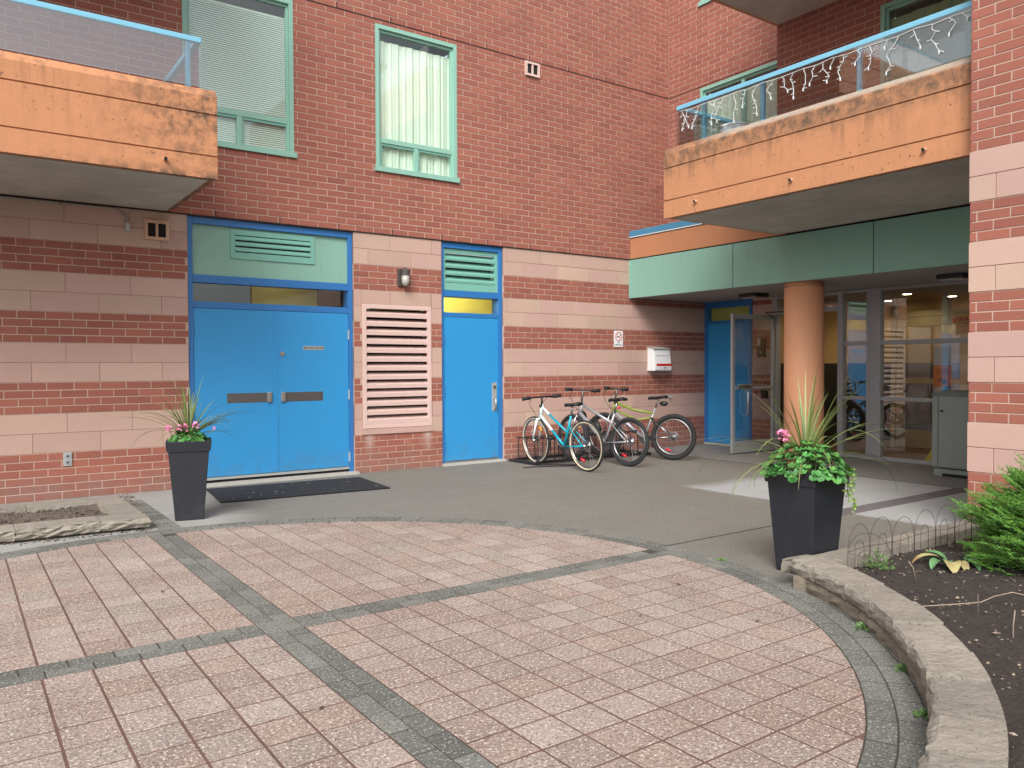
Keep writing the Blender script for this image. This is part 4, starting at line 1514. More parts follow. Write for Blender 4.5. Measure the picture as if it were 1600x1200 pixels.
def geranium(cx, cy, z, rad, hgt, n, flowers, label, seed):
    rnd = random.Random(seed)
    o_ = empty('flowering_plant', (cx, cy, z-.05), label, 'flowers', 'pink flowering plants in the planters')
    for k in range(n):
        a = rnd.uniform(0, 2*PI)
        q = math.sqrt(rnd.random())
        x, y = cx+rad*q*math.cos(a), cy+rad*q*math.sin(a)
        zz = z+hgt*(1-q**2.2)*rnd.uniform(.55, 1.05)-.05*q*q*rnd.random()
        l_ = place('leaf', rnd.choice(LEAVES), Vector((x, y, zz)), o_)
        tilt = q*R(60)*rnd.uniform(.5, 1.2)
        l_.rotation_euler = Vector((math.cos(a)*math.sin(tilt)+rnd.uniform(-.3, .3), math.sin(a)*math.sin(tilt)+rnd.uniform(-.3, .3), math.cos(tilt)+.15)).to_track_quat('Z', 'X').to_euler()
    mb = MB()
    for k in range(26):
        a = rnd.uniform(0, 2*PI)
        q = rnd.random()*.8
        mb.tube([(cx+.05*math.cos(a), cy+.05*math.sin(a), z-.04), (cx+rad*q*math.cos(a), cy+rad*q*math.sin(a), z+hgt*.7*(1-q*q))], .003, 4)
    mb.build('stems', 'stem', o_)
    for (dx, dy, dz, fr) in flowers:
        fm = MB()
        c = Vector((cx+dx, cy+dy, z+dz))
        for k in range(26):
            d = Vector((rnd.gauss(0, 1), rnd.gauss(0, 1), rnd.gauss(.3, 1))).normalized()
            p = c+d*fr*rnd.uniform(.55, 1)
            u = d.orthogonal().normalized()
            v = d.cross(u)
            s_ = fr*.5
            fm.add([p-d*s_*.5, p+u*s_-d*.1*s_, p+(u+v)*s_*.6+d*s_*.35, p+v*s_-d*.1*s_], [(0, 1, 2, 3)])
        fl = fm.build('flower', 'petal', o_, fix=False)
        MB().tube([(cx+dx*.5, cy+dy*.5, z), c-Vector((0, 0, fr*.5))], .003, 4).build('flower_stalk', 'stem', fl)
    return o_


rx, ry = rt.x, rt.y          # picture-right direction on the ground
geranium(PL[0], PL[1], .70,   .17, .10, 190, [(-.17*1., .0, .10, .036), (-.09, -.06, .115, .032), (-.045, -.07, .115, .036), (.05, -.05, .13, .034), (.205, -.06, .095, .017), (-.02, -.12, .03, .012)],
         'low flowers with small pink blooms in the planter beside the blue doors', 5)
geranium(PRt[0], PRt[1], .665, .285, .18, 300, [(-.06, .13, .215, .042)], 'dense green geranium with one pink bloom in the planter by the garden wall', 6)
# trailing creeper
o = empty('trailing_creeper', (PRt[0]+.17, PRt[1]-.2, .45), 'lime trailing creeper hanging over the rim of the planter by the garden wall', 'plant')
rnd = random.Random(4)
for s_ in range(3):
    bx0, by0 = PRt[0]+.10+.035*s_, PRt[1]-.20-.006*s_
    pts = [(bx0-.02, by0+.06, .68), (bx0, by0, .67)]+[(bx0+.01*math.sin(k+s_), by0-.012-.004*math.cos(k), .66-.035*k) for k in range(1, 4+2*s_ % 7)]
    MB().tube(pts, .0025, 4).build('stem', 'stem', o)
    mb = MB()
    for p in pts:
        for k in range(5):
            c = Vector(p)+Vector((rnd.uniform(-.02, .02), rnd.uniform(-.02, .008), rnd.uniform(-.02, .02)))
            d = Vector((rnd.uniform(-1, 1), rnd.uniform(-1, .2), rnd.uniform(-.3, 1))).normalized()
            u = d.orthogonal().normalized()*.011
            v = d.cross(u).normalized()*.011
            mb.add([c-u, c-v*.8, c+u, c+v*.8], [(0, 1, 2, 3)])
    mb.build('leaves', 'jenny', o, fix=False)

# ================================================================== GARDEN BEDS
def rock(mb, poly, z0, z1, rough_sides, seed, amp=.012, seg=.05):
    """stone with straight top and split, lumpy outer face; poly = plan loop, rough_sides = set of edge indices"""
    rnd = random.Random(seed)
    loop = []
    n = len(poly)
    for i in range(n):
        p, q = Vector(poly[i]), Vector(poly[(i+1) % n])
        k = max(1, int((q-p).length/seg)) if i in rough_sides else 1
        for j in range(k):
            loop.append((p.lerp(q, j/k), i in rough_sides))
    sa = sum(loop[i][0].x*loop[(i+1) % len(loop)][0].y-loop[(i+1) % len(loop)][0].x*loop[i][0].y for i in range(len(loop)))
    nrm = []
    for i in range(len(loop)):
        e1 = loop[i][0]-loop[i-1][0]
        e2 = loop[(i+1) % len(loop)][0]-loop[i][0]
        v = Vector((e1.y, -e1.x)).normalized()+Vector((e2.y, -e2.x)).normalized()
        nrm.append((v.normalized() if v.length > .01 else Vector((e2.y, -e2.x)).normalized())*(1 if sa > 0 else -1))
    rows = []
    levels = [0, .25, .5, .75, .93, 1.0]
    for li, t in enumerate(levels):
        row = []
        for (p, r_), d in zip(loop, nrm):
            off = 0
            if r_:
                off = [-.006, .004, .008, .004, -.006, -.022][li]+rnd.uniform(-amp, amp)*(.9 if 0 < li < 5 else .45)
            row.append((p.x+d.x*off, p.y+d.y*off, z0+(z1-z0)*t+(rnd.uniform(-.002, .002) if li == 5 and r_ else 0)))
        rows.append(row)
    m_ = len(loop)
    vs = [v for r_ in rows for v in r_]
    fs = []
    for i in range(len(rows)-1):
        for j in range(m_):
            k = (j+1) % m_
            fs.append((i*m_+j, i*m_+k, (i+1)*m_+k, (i+1)*m_+j))
    o_ = (len(rows)-1)*m_
    fs.append(tuple(o_+j for j in range(m_)))
    return mb.add(vs, fs)


gwall = empty('garden_wall', (4.0, 2.5, 0), 'low curved wall of weathered stone blocks round the dark garden bed', 'garden wall')
ANG0, ANG1 = R(-21.5), R(-118)
a = ANG0
k = 0
while a > ANG1:
    st_ = R(6.1+.5*math.sin(k*2.1))
    if k == 0: st_ = R(5.0)
    for (r0, r1, z0, z1, mname, nm, o_) in ((2.99, 3.205, .085, .165, 'stone', 'cap_stone', 0), (3.005, 3.19, -.01, .082, 'stoned', 'base_stone', R(2.6))):
        b0, b1 = a-o_, a-o_-st_+R(.24)
        n = 5
        out = [(CX+r0*math.cos(b0+(b1-b0)*i/n), CY+r0*math.sin(b0+(b1-b0)*i/n)) for i in range(n+1)]
        inn = [(CX+r1*math.cos(b1+(b0-b1)*i/n), CY+r1*math.sin(b1+(b0-b1)*i/n)) for i in range(n+1)]
        poly = [Vector(p).to_2d() for p in out+inn]
        rock(MB(), poly, z0, z1+.006*math.sin(k*2.7)*(z0 > .05), set(range(n))|{2*n+1-i for i in ()}, 100+k, amp=.009).build(nm, mname, gwall, smooth=False)
    a -= st_
    k += 1
# corner and straight run to the pier
poly = [(CX+2.985*math.cos(ANG0), CY+2.985*math.sin(ANG0)), (4.045, 2.925), (4.10, 2.955), (4.32, 2.945), (4.40, 2.735), (CX+3.205*math.cos(ANG0), CY+3.205*math.sin(ANG0))]
rock(MB(), [Vector(p) for p in poly], .085, .167, {0, 1, 2}, 55, amp=.008).build('cap_stone', 'stone', gwall)
poly = [(CX+3.005*math.cos(ANG0-R(2.6)), CY+3.005*math.sin(ANG0-R(2.6))), (4.105, 2.885), (4.45, 2.92), (4.45, 2.74), (4.3, 2.7)]
rock(MB(), [Vector(p) for p in poly], -.01, .082, set(), 56).build('base_stone', 'stoned', gwall)
x = 4.325
k = 0
while x < XP-.02:
    L = min(.40+.05*math.sin(k*3), XP-.01-x)
    rock(MB(), [Vector(p) for p in ((x+.003, 2.745), (x+L-.003, 2.745), (x+L-.003, 2.948), (x+.003, 2.948))], .085, .158, {2}, 60+k, amp=.005).build('cap_stone', 'stone', gwall)
    rock(MB(), [Vector(p) for p in ((x+.103, 2.755), (x+L+.097, 2.755), (x+L+.097, 2.93), (x+.103, 2.93))], -.01, .082, {2}, 80+k, amp=.005).build('base_stone', 'stoned', gwall)
    x += L
    k += 1

# soil
def soil(name, inside, x0, x1, y0, y1, step, zf, material, seed):
    rnd = random.Random(seed)
    nx, ny = int((x1-x0)/step), int((y1-y0)/step)
    vs, idx, fs = [], {}, []
    for i in range(nx+1):
        for j in range(ny+1):
            x, y = x0+i*step, y0+j*step
            if inside(x, y):
                idx[(i, j)] = len(vs)
                vs.append((x, y, zf(x, y)+rnd.uniform(-.010, .010)))
    for i in range(nx):
        for j in range(ny):
            q = [(i, j), (i+1, j), (i+1, j+1), (i, j+1)]
            if all(t in idx for t in q): fs.append(tuple(idx[t] for t in q))
    mb = MB()
    mb.v, mb.f = vs, fs
    return tag(mb.build(name, material, fix=False, smooth=True), kind='structure')


def zs(x, y): return .095+.02*math.sin(x*3.1+y*1.7)*math.cos(y*2.3-x)+.02*math.sin(x*9+y*7)*.5


def in_bed(x, y): return y < 2.76 and math.hypot(x-CX, y-CY) > 3.10 and x < XP+.02


soil('garden_soil', in_bed, 1.2, XP+.03, -1.5, 2.78, .035, zs, 'soil', 1)
rnd = random.Random(9)


def bits(name, material, spots, rng, lo, hi, seed):
    r_ = random.Random(seed)
    mb = MB()
    for (x, y, z) in spots:
        s_ = r_.uniform(lo, hi)
        q = Matrix.Translation((x, y, z+s_*.3)) @ Matrix.Rotation(r_.uniform(0, 6), 4, 'Z') @ Matrix.Rotation(r_.uniform(-.6, .6), 4, 'X')
        vs = [q @ Vector((sx*s_*r_.uniform(.5, 1.2), sy*s_*r_.uniform(.4, .9), sz*s_*r_.uniform(.3, .7))) for sx, sy, sz in ((1, 0, 0), (-1, 0, 0), (0, 1, 0), (0, -1, 0), (0, 0, 1), (0, 0, -1))]
        mb.add(vs, [(0, 2, 4), (2, 1, 4), (1, 3, 4), (3, 0, 4), (2, 0, 5), (1, 2, 5), (3, 1, 5), (0, 3, 5)])
    return mb.build(name, material, fix=False)


sp_ = []
while len(sp_) < 4200:
    x, y = rnd.uniform(2.0, 6.6), rnd.uniform(-.2, 2.74)
    if in_bed(x, y): sp_.append((x, y, zs(x, y)))
tag(bits('soil_crumbs', 'bit', sp_, None, .003, .013, 2), 'loose dark crumbs of mulch on the garden bed', 'mulch', kind='stuff')

sp_ = []
while len(sp_) < 420:
    x, y = rnd.uniform(2.0, 6.6), rnd.uniform(-.2, 2.74)
    if in_bed(x, y): sp_.append((x, y, zs(x, y)+.004))
tag(bits('bark_litter', 'twig', sp_, None, .006, .016, 12), 'pale chips of bark scattered over the dark garden soil', 'mulch', kind='stuff')
# left bed
lb = empty('left_garden_wall', (.5, 7.3, 0), 'low rectangular stone edging round the small bare bed below the left balcony', 'garden wall')
lb.name = 'bed_edging'
WLOC[lb.name] = Vector((.5, 7.3, 0))
xs_ = [-3.0, -2.3, -1.55, -.85, -.2, .395, .98]
for i, (p, q) in enumerate(zip(xs_[:-1], xs_[1:])):
    rock(MB(), [Vector(t) for t in ((p+.003, 7.14), (q-.003, 7.14), (q-.003, 7.42), (p+.003, 7.42))], .02, .105, {0}, 200+i, amp=.022, seg=.05).build('coping_stone', 'stone', lb)
    rock(MB(), [Vector(t) for t in ((p-.1, 7.21), (q-.108, 7.21), (q-.108, 7.40), (p-.1, 7.40))], -.03, .018, {0}, 230+i, amp=.012).build('base_stone', 'stoned', lb)
rock(MB(), [Vector(t) for t in ((.984, 7.14), (1.345, 7.10), (1.35, 7.42), (.984, 7.42))], .02, .100, {0, 1}, 250, amp=.018).build('coping_stone', 'stone', lb)
rock(MB(), [Vector(t) for t in ((.88, 7.22), (1.2, 7.22), (1.2, 7.40), (.88, 7.40))], -.03, .018, {0}, 251).build('base_stone', 'stoned', lb)
for i, (p, q) in enumerate(((7.424, 8.0), (8.004, 8.55))):
    rock(MB(), [Vector(t) for t in ((1.115, p), (1.35, p), (1.35, q), (1.115, q))], .0, .10-.012*i, {1}, 260+i, amp=.006).build('coping_stone', 'stone', lb)
for i, (p, q) in enumerate(((-3, -1.2), (-1.196, -.1), (-.096, .55), (.554, 1.113))):
    rock(MB(), [Vector(t) for t in ((p, 8.38), (q, 8.38), (q, 8.58), (p, 8.58))], .0, .088, set(), 270+i).build('coping_stone', 'stone', lb)
soil('bed_soil', lambda x, y: True, -3.0, 1.12, 7.36, 8.42, .04, lambda x, y: .045+.015*math.sin(x*7)*math.cos(y*9), 'soild', 3)
tag(bits('bed_clods', 'soild', [(rnd.uniform(-.4, 1.08), rnd.uniform(7.43, 8.36), .045) for k in range(700)], None, .006, .028, 5), 'dry clods of earth in the small bare bed', 'soil', kind='stuff')
tag(bits('gutter_dirt', 'soild', [(rnd.uniform(-.5, 1.36), 7.09+rnd.uniform(-.05, .1), .0) for k in range(260)]+[(1.44+rnd.uniform(-.05, .1), rnd.uniform(8.4, 9.2), 0) for k in range(90)], None, .004, .018, 6), 'crumbled dirt along the foot of the left stone edging', 'dirt', kind='stuff')

# wire border fence
fence = empty('border_fence', (4.9, 2.78, .08), 'low rusty wire hoop fence along the back of the garden bed', 'fence')


def hoop(p, q, h, z0=.07, nm='hoop'):
    p, q = Vector(p), Vector(q)
    pts = [(p.x, p.y, z0)]
    n = 12
    r_ = (q-p).length/2
    for i in range(n+1):
        t = PI*i/n
        c = p.lerp(q, (1-math.cos(t))/2)
        pts.append((c.x, c.y, z0+h-r_*1.1+r_*1.1*math.sin(t)))
    pts.append((q.x, q.y, z0))
    MB().tube(pts, .0017, 5).build(nm, 'wire', fence, smooth=True)


fy = 2.715
x = 4.40
for k in range(8):
    dz = .015*math.sin(k*2.2)
    hoop((x, fy+.01*math.sin(k)), (x+.25, fy+.01*math.sin(k+1)), .30+dz)
    hoop((x+.075, fy), (x+.175, fy), .20+dz)
    x += .258
for z in (.185, .215):
    MB().tube([(4.40+.2*i, fy+.004*math.sin(i*3), z-.08*(z < .2)+.008*math.sin(i*1.7)) for i in range(11)], .0018, 5).build('cross_wire', 'wire', fence)
hoop((4.40, fy), (4.50, fy-.21), .27)
hoop((4.425, fy-.05), (4.47, fy-.15), .17)
MB().tube([(4.40, fy, .21), (4.50, fy-.21, .17)], .0018, 5).build('cross_wire', 'wire', fence)

# juniper
def juniper(cx, cy, z, rad, h, n, seed, label):
    rnd = random.Random(seed)
    o_ = empty('juniper_shrub', (cx, cy, z), label, 'shrub')
    br = MB()
    fol = MB()
    clumps = []
    for k in range(40):
        az, el = k*2.39996+rnd.uniform(-.25, .25), math.asin(.03+.92*(k+.5)/40)
        clumps.append((az, el, rnd.uniform(.82, 1.14)))
    for k in range(n):
        az, el, lump = rnd.choice(clumps)
        cdir = Vector((math.cos(az)*math.cos(el)*rad, math.sin(az)*math.cos(el)*rad, math.sin(el)*h))*lump
        q = rnd.uniform(.35, 1.0)**.7
        sp = .20*rad*(1.25-q*.75)
        tip = Vector((cx, cy, z+.06))+cdir*q+Vector((rnd.gauss(0, sp), rnd.gauss(0, sp), rnd.gauss(0, sp*.42)))
        if tip.z < z+.03: tip.z = z+.03+rnd.random()*.05
        az += rnd.uniform(-.5, .5)
        out = Vector((math.cos(az)*(.6+math.cos(el)), math.sin(az)*(.6+math.cos(el)), .35+.5*math.sin(el)+rnd.uniform(-.25, .25))).normalized()
        L = rnd.uniform(.10, .20)
        base = tip-out*L
        # spray: axis with short feathery side shoots
        u = out.cross(Vector((rnd.uniform(-.3, .3), rnd.uniform(-.3, .3), 1))).normalized()
        v = u.cross(out)
        nb = 9
        for i in range(nb):
            t = i/(nb-1)
            p = base+out*L*t+v*.015*math.sin(t*2.2)
            for s_ in (-1, 1):
                if i == nb-1 and s_ == 1: break
                ll = (.055*(1-t*.75)+.008)*rnd.uniform(.7, 1.3)
                dd = (out*rnd.uniform(.75, 1.0)+u*s_*(.75 if i < nb-1 else 0)+v*rnd.uniform(-.35, .45)).normalized()
                e = p+dd*ll
                wv = dd.cross(v if abs(dd.dot(v)) < .9 else u).normalized()*.0034
                m_ = p+dd*ll*.45
                wn_ = dd.cross(wv).normalized()*.003
                fol.add([p-wv*.6, m_-wv+wn_, e, m_+wv+wn_, p+wv*.6], [(0, 1, 3, 4), (1, 2, 3)])
                # tiny secondary shoots
                for c_ in (.35, .65):
                    pp = p+dd*ll*c_
                    for s2 in (-1, 1):
                        ee = pp+(dd*.8+wv.normalized()*s2*.8).normalized()*ll*.42
                        ww = wn_*.7
                        fol.add([pp-ww, ee, pp+ww], [(0, 1, 2)])
        if k % 9 == 0:
            mid = Vector((cx, cy, z)).lerp(base, .55)+Vector((0, 0, -.03))
            br.tube([(cx+rnd.uniform(-.05, .05), cy+rnd.uniform(-.05, .05), z-.05), mid, base, base+out*L*.6], [.014, .009, .005, .002], 5)
    tag(fol.build('foliage', 'juni', o_, fix=False), kind='stuff')
    br.build('branches', 'wood', o_)
    return o_


juniper(5.52, 1.95, .10, .58, .66, 3000, 21, 'bright green feathery juniper shrub at the foot of the brick pier')

# hosta
o = empty('hosta', (5.05, 2.36, .1), 'small hosta with green and yellowing leaves beside the juniper', 'plant')


def hleaf(base, az, L, wd, droop, material, curl=.3):
    vs, fs = [], []
    n = 8
    p = Vector(base)
    e = R(50)
    d2 = Vector((math.cos(az), math.sin(az), 0))
    sd_ = Vector((-math.sin(az), math.cos(az), 0))
    for i in range(n+1):
        t = i/n
        wv = wd*math.sin(PI*min(1, t*.93+.05))**.8*(1 if t < .8 else 1)
        up_ = Vector((0, 0, 1))*math.cos(e)-d2*math.sin(e)
        for s_ in (-1, -.5, 0, .5, 1):
            vs.append(p+sd_*wv*s_+up_*curl*wv*s_*s_)
        e -= droop/n
        p = p+(d2*math.cos(e)+Vector((0, 0, 1))*math.sin(e))*L/n
    for i in range(n):
        for j in range(4):
            a = i*5+j
            fs.append((a, a+1, a+6, a+5))
    MB().add(vs, fs).build('leaf', material, o, smooth=True, fix=False)


for az, L, wd, dr, mt_, off in ((R(215), .17, .045, 1.9, 'hostay', (-.06, .0)), (R(238), .13, .030, 2.3, 'hostay', (.0, -.01)), (R(258), .14, .042, 2.0, 'hosta', (.05, -.02)), (R(285), .13, .036, 1.9, 'hostay', (.10, -.04)),
                                (R(140), .22, .03, 1.7, 'hostay', (-.03, .05)), (R(180), .15, .03, 1.9, 'hosta', (-.06, .05)), (R(100), .17, .035, 1.5, 'hosta', (.02, .06)), (R(320), .15, .04, 2.2, 'hosta', (.12, .0)), (R(200), .12, .028, 1.6, 'hosta', (-.03, .02))):
    hleaf((5.05+off[0], 2.40+off[1], .12), az, L, wd, dr, mt_)


def weed(x, y, z, r_, n, label, seed, h=.06):
    rnd = random.Random(seed)
    vs, fs = [Vector((x, y, z))], []
    for k in range(n):
        a = rnd.uniform(0, 2*PI)
        q = rnd.random()
        c = Vector((x+r_*q*math.cos(a), y+r_*q*math.sin(a), z+h*rnd.random()*(1-q*.6)))
        d = Vector((math.cos(a), math.sin(a), rnd.uniform(.1, 1.2))).normalized()
        u = d.orthogonal().normalized()
        s_ = rnd.uniform(.007, .016)
        o_ = len(vs)
        vs += [c-d*s_, c+u*s_*.55, c+d*s_, c-u*s_*.55, c-d*s_+u*.0015]
        fs += [(o_, o_+1, o_+2, o_+3), (0, o_, o_+4)]
    mb = MB().add(vs, fs)
    tag(mb.build('weed', 'weed', fix=False), label, 'weed', 'weeds in the paving joints and bed')


weed(4.62, 2.66, .09, .11, 130, 'leafy little weed against the inside of the straight stone edging', 1, .13)
weed(CX+2.985*math.cos(R(-37.2)), CY+2.985*math.sin(R(-37.2)), 0, .045, 60, 'upper tuft of weed at the foot of the curved garden wall', 2, .04)
weed(CX+2.985*math.cos(R(-48)), CY+2.985*math.sin(R(-48)), 0, .035, 60, 'bright weed halfway along the foot of the curved garden wall', 3, .04)
weed(CX+2.985*math.cos(R(-57)), CY+2.985*math.sin(R(-57)), 0, .04, 50, 'lowest weed at the foot of the curved garden wall', 4, .03)
weed(CX+2.96*math.cos(R(-8.5)), CY+2.96*math.sin(R(-8.5)), 0, .04, 45, 'flat tuft of grass in the border paving left of the planter', 8, .02)
weed(3.03, 1.10, .11, .03, 16, 'pale green seedling in dark soil near the lower picture edge', 5, .03)

# twigs
def twig(pts, r_, label):
    tag(MB().tube(pts, r_, 5).build('twig', 'twig', smooth=True), label, 'twig', 'dry twigs in the garden bed')


twig([(3.98, 2.08, .115), (4.12, 1.98, .125), (4.27, 1.90, .13), (4.42, 1.90, .135), (4.55, 1.87, .14), (4.62, 1.80, .12)], .0026, 'long bent pale twig lying across the garden soil')
twig([(3.86, 1.58, .09), (3.87, 1.585, .17), (3.875, 1.58, .24)], .003, 'short upright dry stalk in the soil right of the curved wall')
twig([(4.15, 1.86, .09), (4.16, 1.865, .2)], .0025, 'thin upright dry stalk below the long bent twig')
twig([(3.72, 1.22, .09), (3.74, 1.22, .18), (3.74, 1.23, .26)], .0025, 'thin upright dry stalk near the right picture edge')
twig([(4.50, 2.35, .09), (4.48, 2.36, .18), (4.45, 2.37, .22)], .0025, 'thin dry stalk standing in front of the hosta')

# ================================================================== BIKES
def bike(name, rear, ang, lean, colr, label, wheel_r=.33, tyre_r=.02, style='city', steer=0., wall=None, col2=None):
    o_ = empty(name, (rear[0], rear[1], 0), label, 'bicycle', 'bicycles parked in the rack')
    Mx = Matrix.Translation((rear[0], rear[1], 0)) @ Matrix.Rotation(ang, 4, 'Z') @ Matrix.Rotation(lean, 4, 'X')
    wb = 1.04
    r = wheel_r

    def P(*a): return Vector(a)

    def part(nm, mb, material, par=None, smooth=True):
        return mb.xf(Mx).build(nm, material, par or o_, smooth=smooth)
    rear_h, front_h = P(0, 0, r), P(wb, 0, r)
    head_t, head_b = P(wb-.17, 0, .80), P(wb-.13, 0, .68)
    bb = P(.43, 0, .29)
    seat_t = P(.27, 0, .70 if style != 'mtb' else .74)
    St = Matrix.Translation(front_h) @ Matrix.Rotation(steer, 4, 'Z') @ Matrix.Translation(-front_h)

    def wheel(c, front):
        X_ = St if front else Matrix.Identity(4)
        ax = (X_.to_3x3() @ Vector((0, 1, 0)))
        c = X_ @ c
        hub = MB().cyl(c-ax*.05, c+ax*.05, .018, 10)
        wh = part('wheel', hub, 'chrome')
        part('tyre', MB().ring(c, ax, r-tyre_r, tyre_r, 44, 8), 'tyre', wh)
        if wall:
            for s_ in (-1, 1):
                part('tyre_wall', MB().ring(c+ax*s_*tyre_r*.55, ax, r-tyre_r*1.65, tyre_r*.55, 44, 5), wall, wh)
        part('rim', MB().ring(c, ax, r-tyre_r*2-.010, .0105, 44, 6), 'chrome', wh)
        mb = MB()
        u = ax.orthogonal().normalized()
        v = ax.cross(u)
        ns = 28
        for i in range(ns):
            a0 = 2*PI*i/ns
            a1 = a0+(.5 if i % 2 else -.5)
            s_ = .03 if (i//2) % 2 else -.03
            mb.tube([c+ax*s_+(u*math.cos(a1)+v*math.sin(a1))*.017, c+(u*math.cos(a0)+v*math.sin(a0))*(r-tyre_r*2-.015)], .0014, 3, cap=False)
        tag(part('spokes', mb, 'chrome', wh), kind='stuff')
        if not front:
            part('sprocket', MB().cyl(c-ax*.028, c-ax*.052, .045, 18), 'chrome', wh)
            part('spoke_guard', MB().ring(c-ax*.024, ax, .062, .006, 24, 4), 'chrome', wh)
        ra = 2.2 if front else -1.2
        part('reflector', MB().tube([c+(Vector((math.cos(ra-.18), 0, math.sin(ra-.18))))*(r*.62), c+(Vector((math.cos(ra+.18), 0, math.sin(ra+.18))))*(r*.62)], .016, 6), 'amber' if front else 'redref', wh)
    wheel(rear_h, False)
    wheel(front_h, True)
    # frame
    fr = MB()
    tr = .016 if style == 'city' else .019
    two = MB()
    if style == 'city':          # low step-through twin sloping tubes, white at the head fading to colour
        m1, m2 = head_t.lerp(P(.36, 0, .46), .3), head_b.lerp(bb, .5)
        two.tube([head_t, m1], tr, 8).tube([head_b, m2], tr*1.15, 8).tube([head_t+P(-.006, 0, .03), head_b+P(.006, 0, -.03)], .021, 10)
        fr.tube([m1, P(.345, 0, .47)], tr, 8).tube([m2, bb], tr*1.15, 8)
    elif style == 'mtb':
        fr.tube([head_t, head_t.lerp(seat_t, .5)+P(0, 0, -.07), P(.29, 0, .66)], tr, 8).tube([head_b+P(0, 0, .03), P(.55, 0, .56), P(.30, 0, .60)], tr*.8, 8)
        fr.tube([head_t+P(-.006, 0, .03), head_b+P(.006, 0, -.03)], .024, 10)
        two.tube([head_b, bb], tr*1.35, 8)
    else:
        fr.tube([head_t, P(.30, 0, .56)], tr, 8).tube([head_b, bb], tr*1.5, 8).tube([head_t+P(-.006, 0, .03), head_b+P(.006, 0, -.03)], .024, 10)
    (two if style == 'mtb' else fr).tube([seat_t, bb], .017, 8)
    f_ = part('frame', fr, colr)
    if two.v: part('frame_tube', two, col2 or colr, f_)
    sy = MB()
    for s_ in (-1, 1):
        sy.tube([P(.315, s_*.02, .56), P(.0, s_*.06, r)], .0085, 6).tube([bb+P(-.02, s_*.03, 0), P(0, s_*.06, r)], .009, 6)
    part('stays', sy, colr if style == 'city' else ('chrome' if style == 'mtb' else 'silver'), f_)
    # fork and bars
    fk = MB()
    for s_ in (-1, 1):
        fk.tube([head_b+P(.012, s_*.045, -.055), P(wb-.055, s_*.052, .46), P(wb-.0, s_*.05, r)], [.014, .012, .009], 7)
    fk.tube([head_b+P(.012, -.05, -.05), head_b+P(.012, .05, -.05)], .016, 7)
    part('fork', fk.xf(St), (col2 or 'chrome') if style == 'city' else 'chrome')
    hz = .93 if style == 'city' else 1.01
    stx = wb-.20
    hb = MB().tube([head_t+P(-.005, 0, .0), P(stx, 0, hz-.02), P(stx+.05, 0, hz)], .014, 8)
    hb.tube([P(stx+.0, -.29, hz+.0), P(stx+.045, -.12, hz), P(stx+.05, 0, hz), P(stx+.045, .12, hz), P(stx+.0, .29, hz)], .012, 8)
    h_ = part('handlebar', hb.xf(St), 'black' if style == 'city' else 'darksteel')
    for s_ in (-1, 1):
        part('grip', MB().tube([P(stx+.024, s_*.19, hz), P(stx-.001, s_*.31, hz)], .024, 8).xf(St), 'rubber', h_)
        part('brake_lever', MB().tube([P(stx+.045, s_*.15, hz-.005), P(stx+.075, s_*.20, hz-.02), P(stx+.055, s_*.28, hz-.03)], .007, 6).xf(St), 'chrome' if style != 'city' else 'black', h_)
        part('cable', MB().tube([P(stx+.06, s_*.14, hz-.01), P(stx+.16, s_*.11, hz-.09), P(stx+.14, s_*.03, hz-.24), P(stx+.09, 0, hz-.30)], .0035, 5).xf(St), 'black', h_)
    part('headset', MB().cyl(head_t+P(.004, -.03, -.005), head_t+P(.004, .03, .01), .02, 10), 'black', h_)
    # saddle
    sz = .84 if style == 'city' else .88
    sad = MB()
    prof = [(-.13, .075, .015), (-.09, .082, .02), (-.03, .06, .008), (.04, .032, .0), (.10, .022, .0), (.145, .014, -.008)]
    vs = []
    for dx, wv, dz in prof:
        for t in range(8):
            a = 2*PI*t/8
            vs.append((.235+dx, wv*math.cos(a), sz+dz+.026*math.sin(a)*(1 if math.sin(a) > 0 else .8)))
    fs = []
    for i in range(len(prof)-1):
        for t in range(8):
            fs.append((i*8+t, i*8+(t+1) % 8, i*8+8+(t+1) % 8, i*8+8+t))
    fs += [tuple(range(7, -1, -1)), tuple(40+i for i in range(8))]
    part('saddle', sad.add(vs, fs), 'black')
    part('seat_post', MB().tube([seat_t, P(.235, 0, sz-.02)], .013, 8), 'chrome' if style != 'mtb' else 'darksteel')
    # crank, chain, pedals
    ck = MB().cyl(bb+P(0, -.055, 0), bb+P(0, .055, 0), .02, 10).cyl(bb+P(0, -.045, 0), bb+P(0, -.052, 0), .09, 24)
    k_ = part('crankset', ck, 'darksteel', smooth=False)
    a_ = .7
    for s_ in (-1, 1):
        e_ = bb+P(math.cos(a_)*.17*s_, s_*.07, math.sin(a_)*.17*s_)
        part('crank_arm', MB().tube([bb+P(0, s_*.06, 0), e_], .009, 6), 'darksteel', k_)
        part('pedal', MB().box(e_.x-.045, e_.x+.045, e_.y+s_*.01-.0, e_.y+s_*.09, e_.z-.012, e_.z+.012), 'black', k_, smooth=False)
    ch = MB()
    for dz, dz2 in ((.088, .043), (-.088, -.043)):
        ch.tube([bb+P(0, -.049, dz), P(0, -.042, r+dz2)], .004, 4)
    part('chain', ch, 'darksteel', k_)
    if style == 'mtb':
        part('shock', MB().tube([P(.33, 0, .60), P(.24, 0, .46)], .022, 10), 'black', f_)
        part('swing_arm', MB().tube([bb+P(-.03, -.05, .02), P(.02, -.062, r)], .012, 6), 'black', f_)
        part('saddle_bag', MB().ball((.15, 0, sz-.075), .065, .035, .035), 'black')
    if style == 'hybrid':
        part('rear_reflector', MB().ball((.2, 0, sz-.1), .012, .02, .022), 'redref')
        part('bottle', MB().tube([P(.62, .0, .60), P(.52, 0, .45)], .034, 10), 'black', f_)
        part('bag', MB().ball((wb-.12, -.05, .62), .08, .07, .10), 'black')
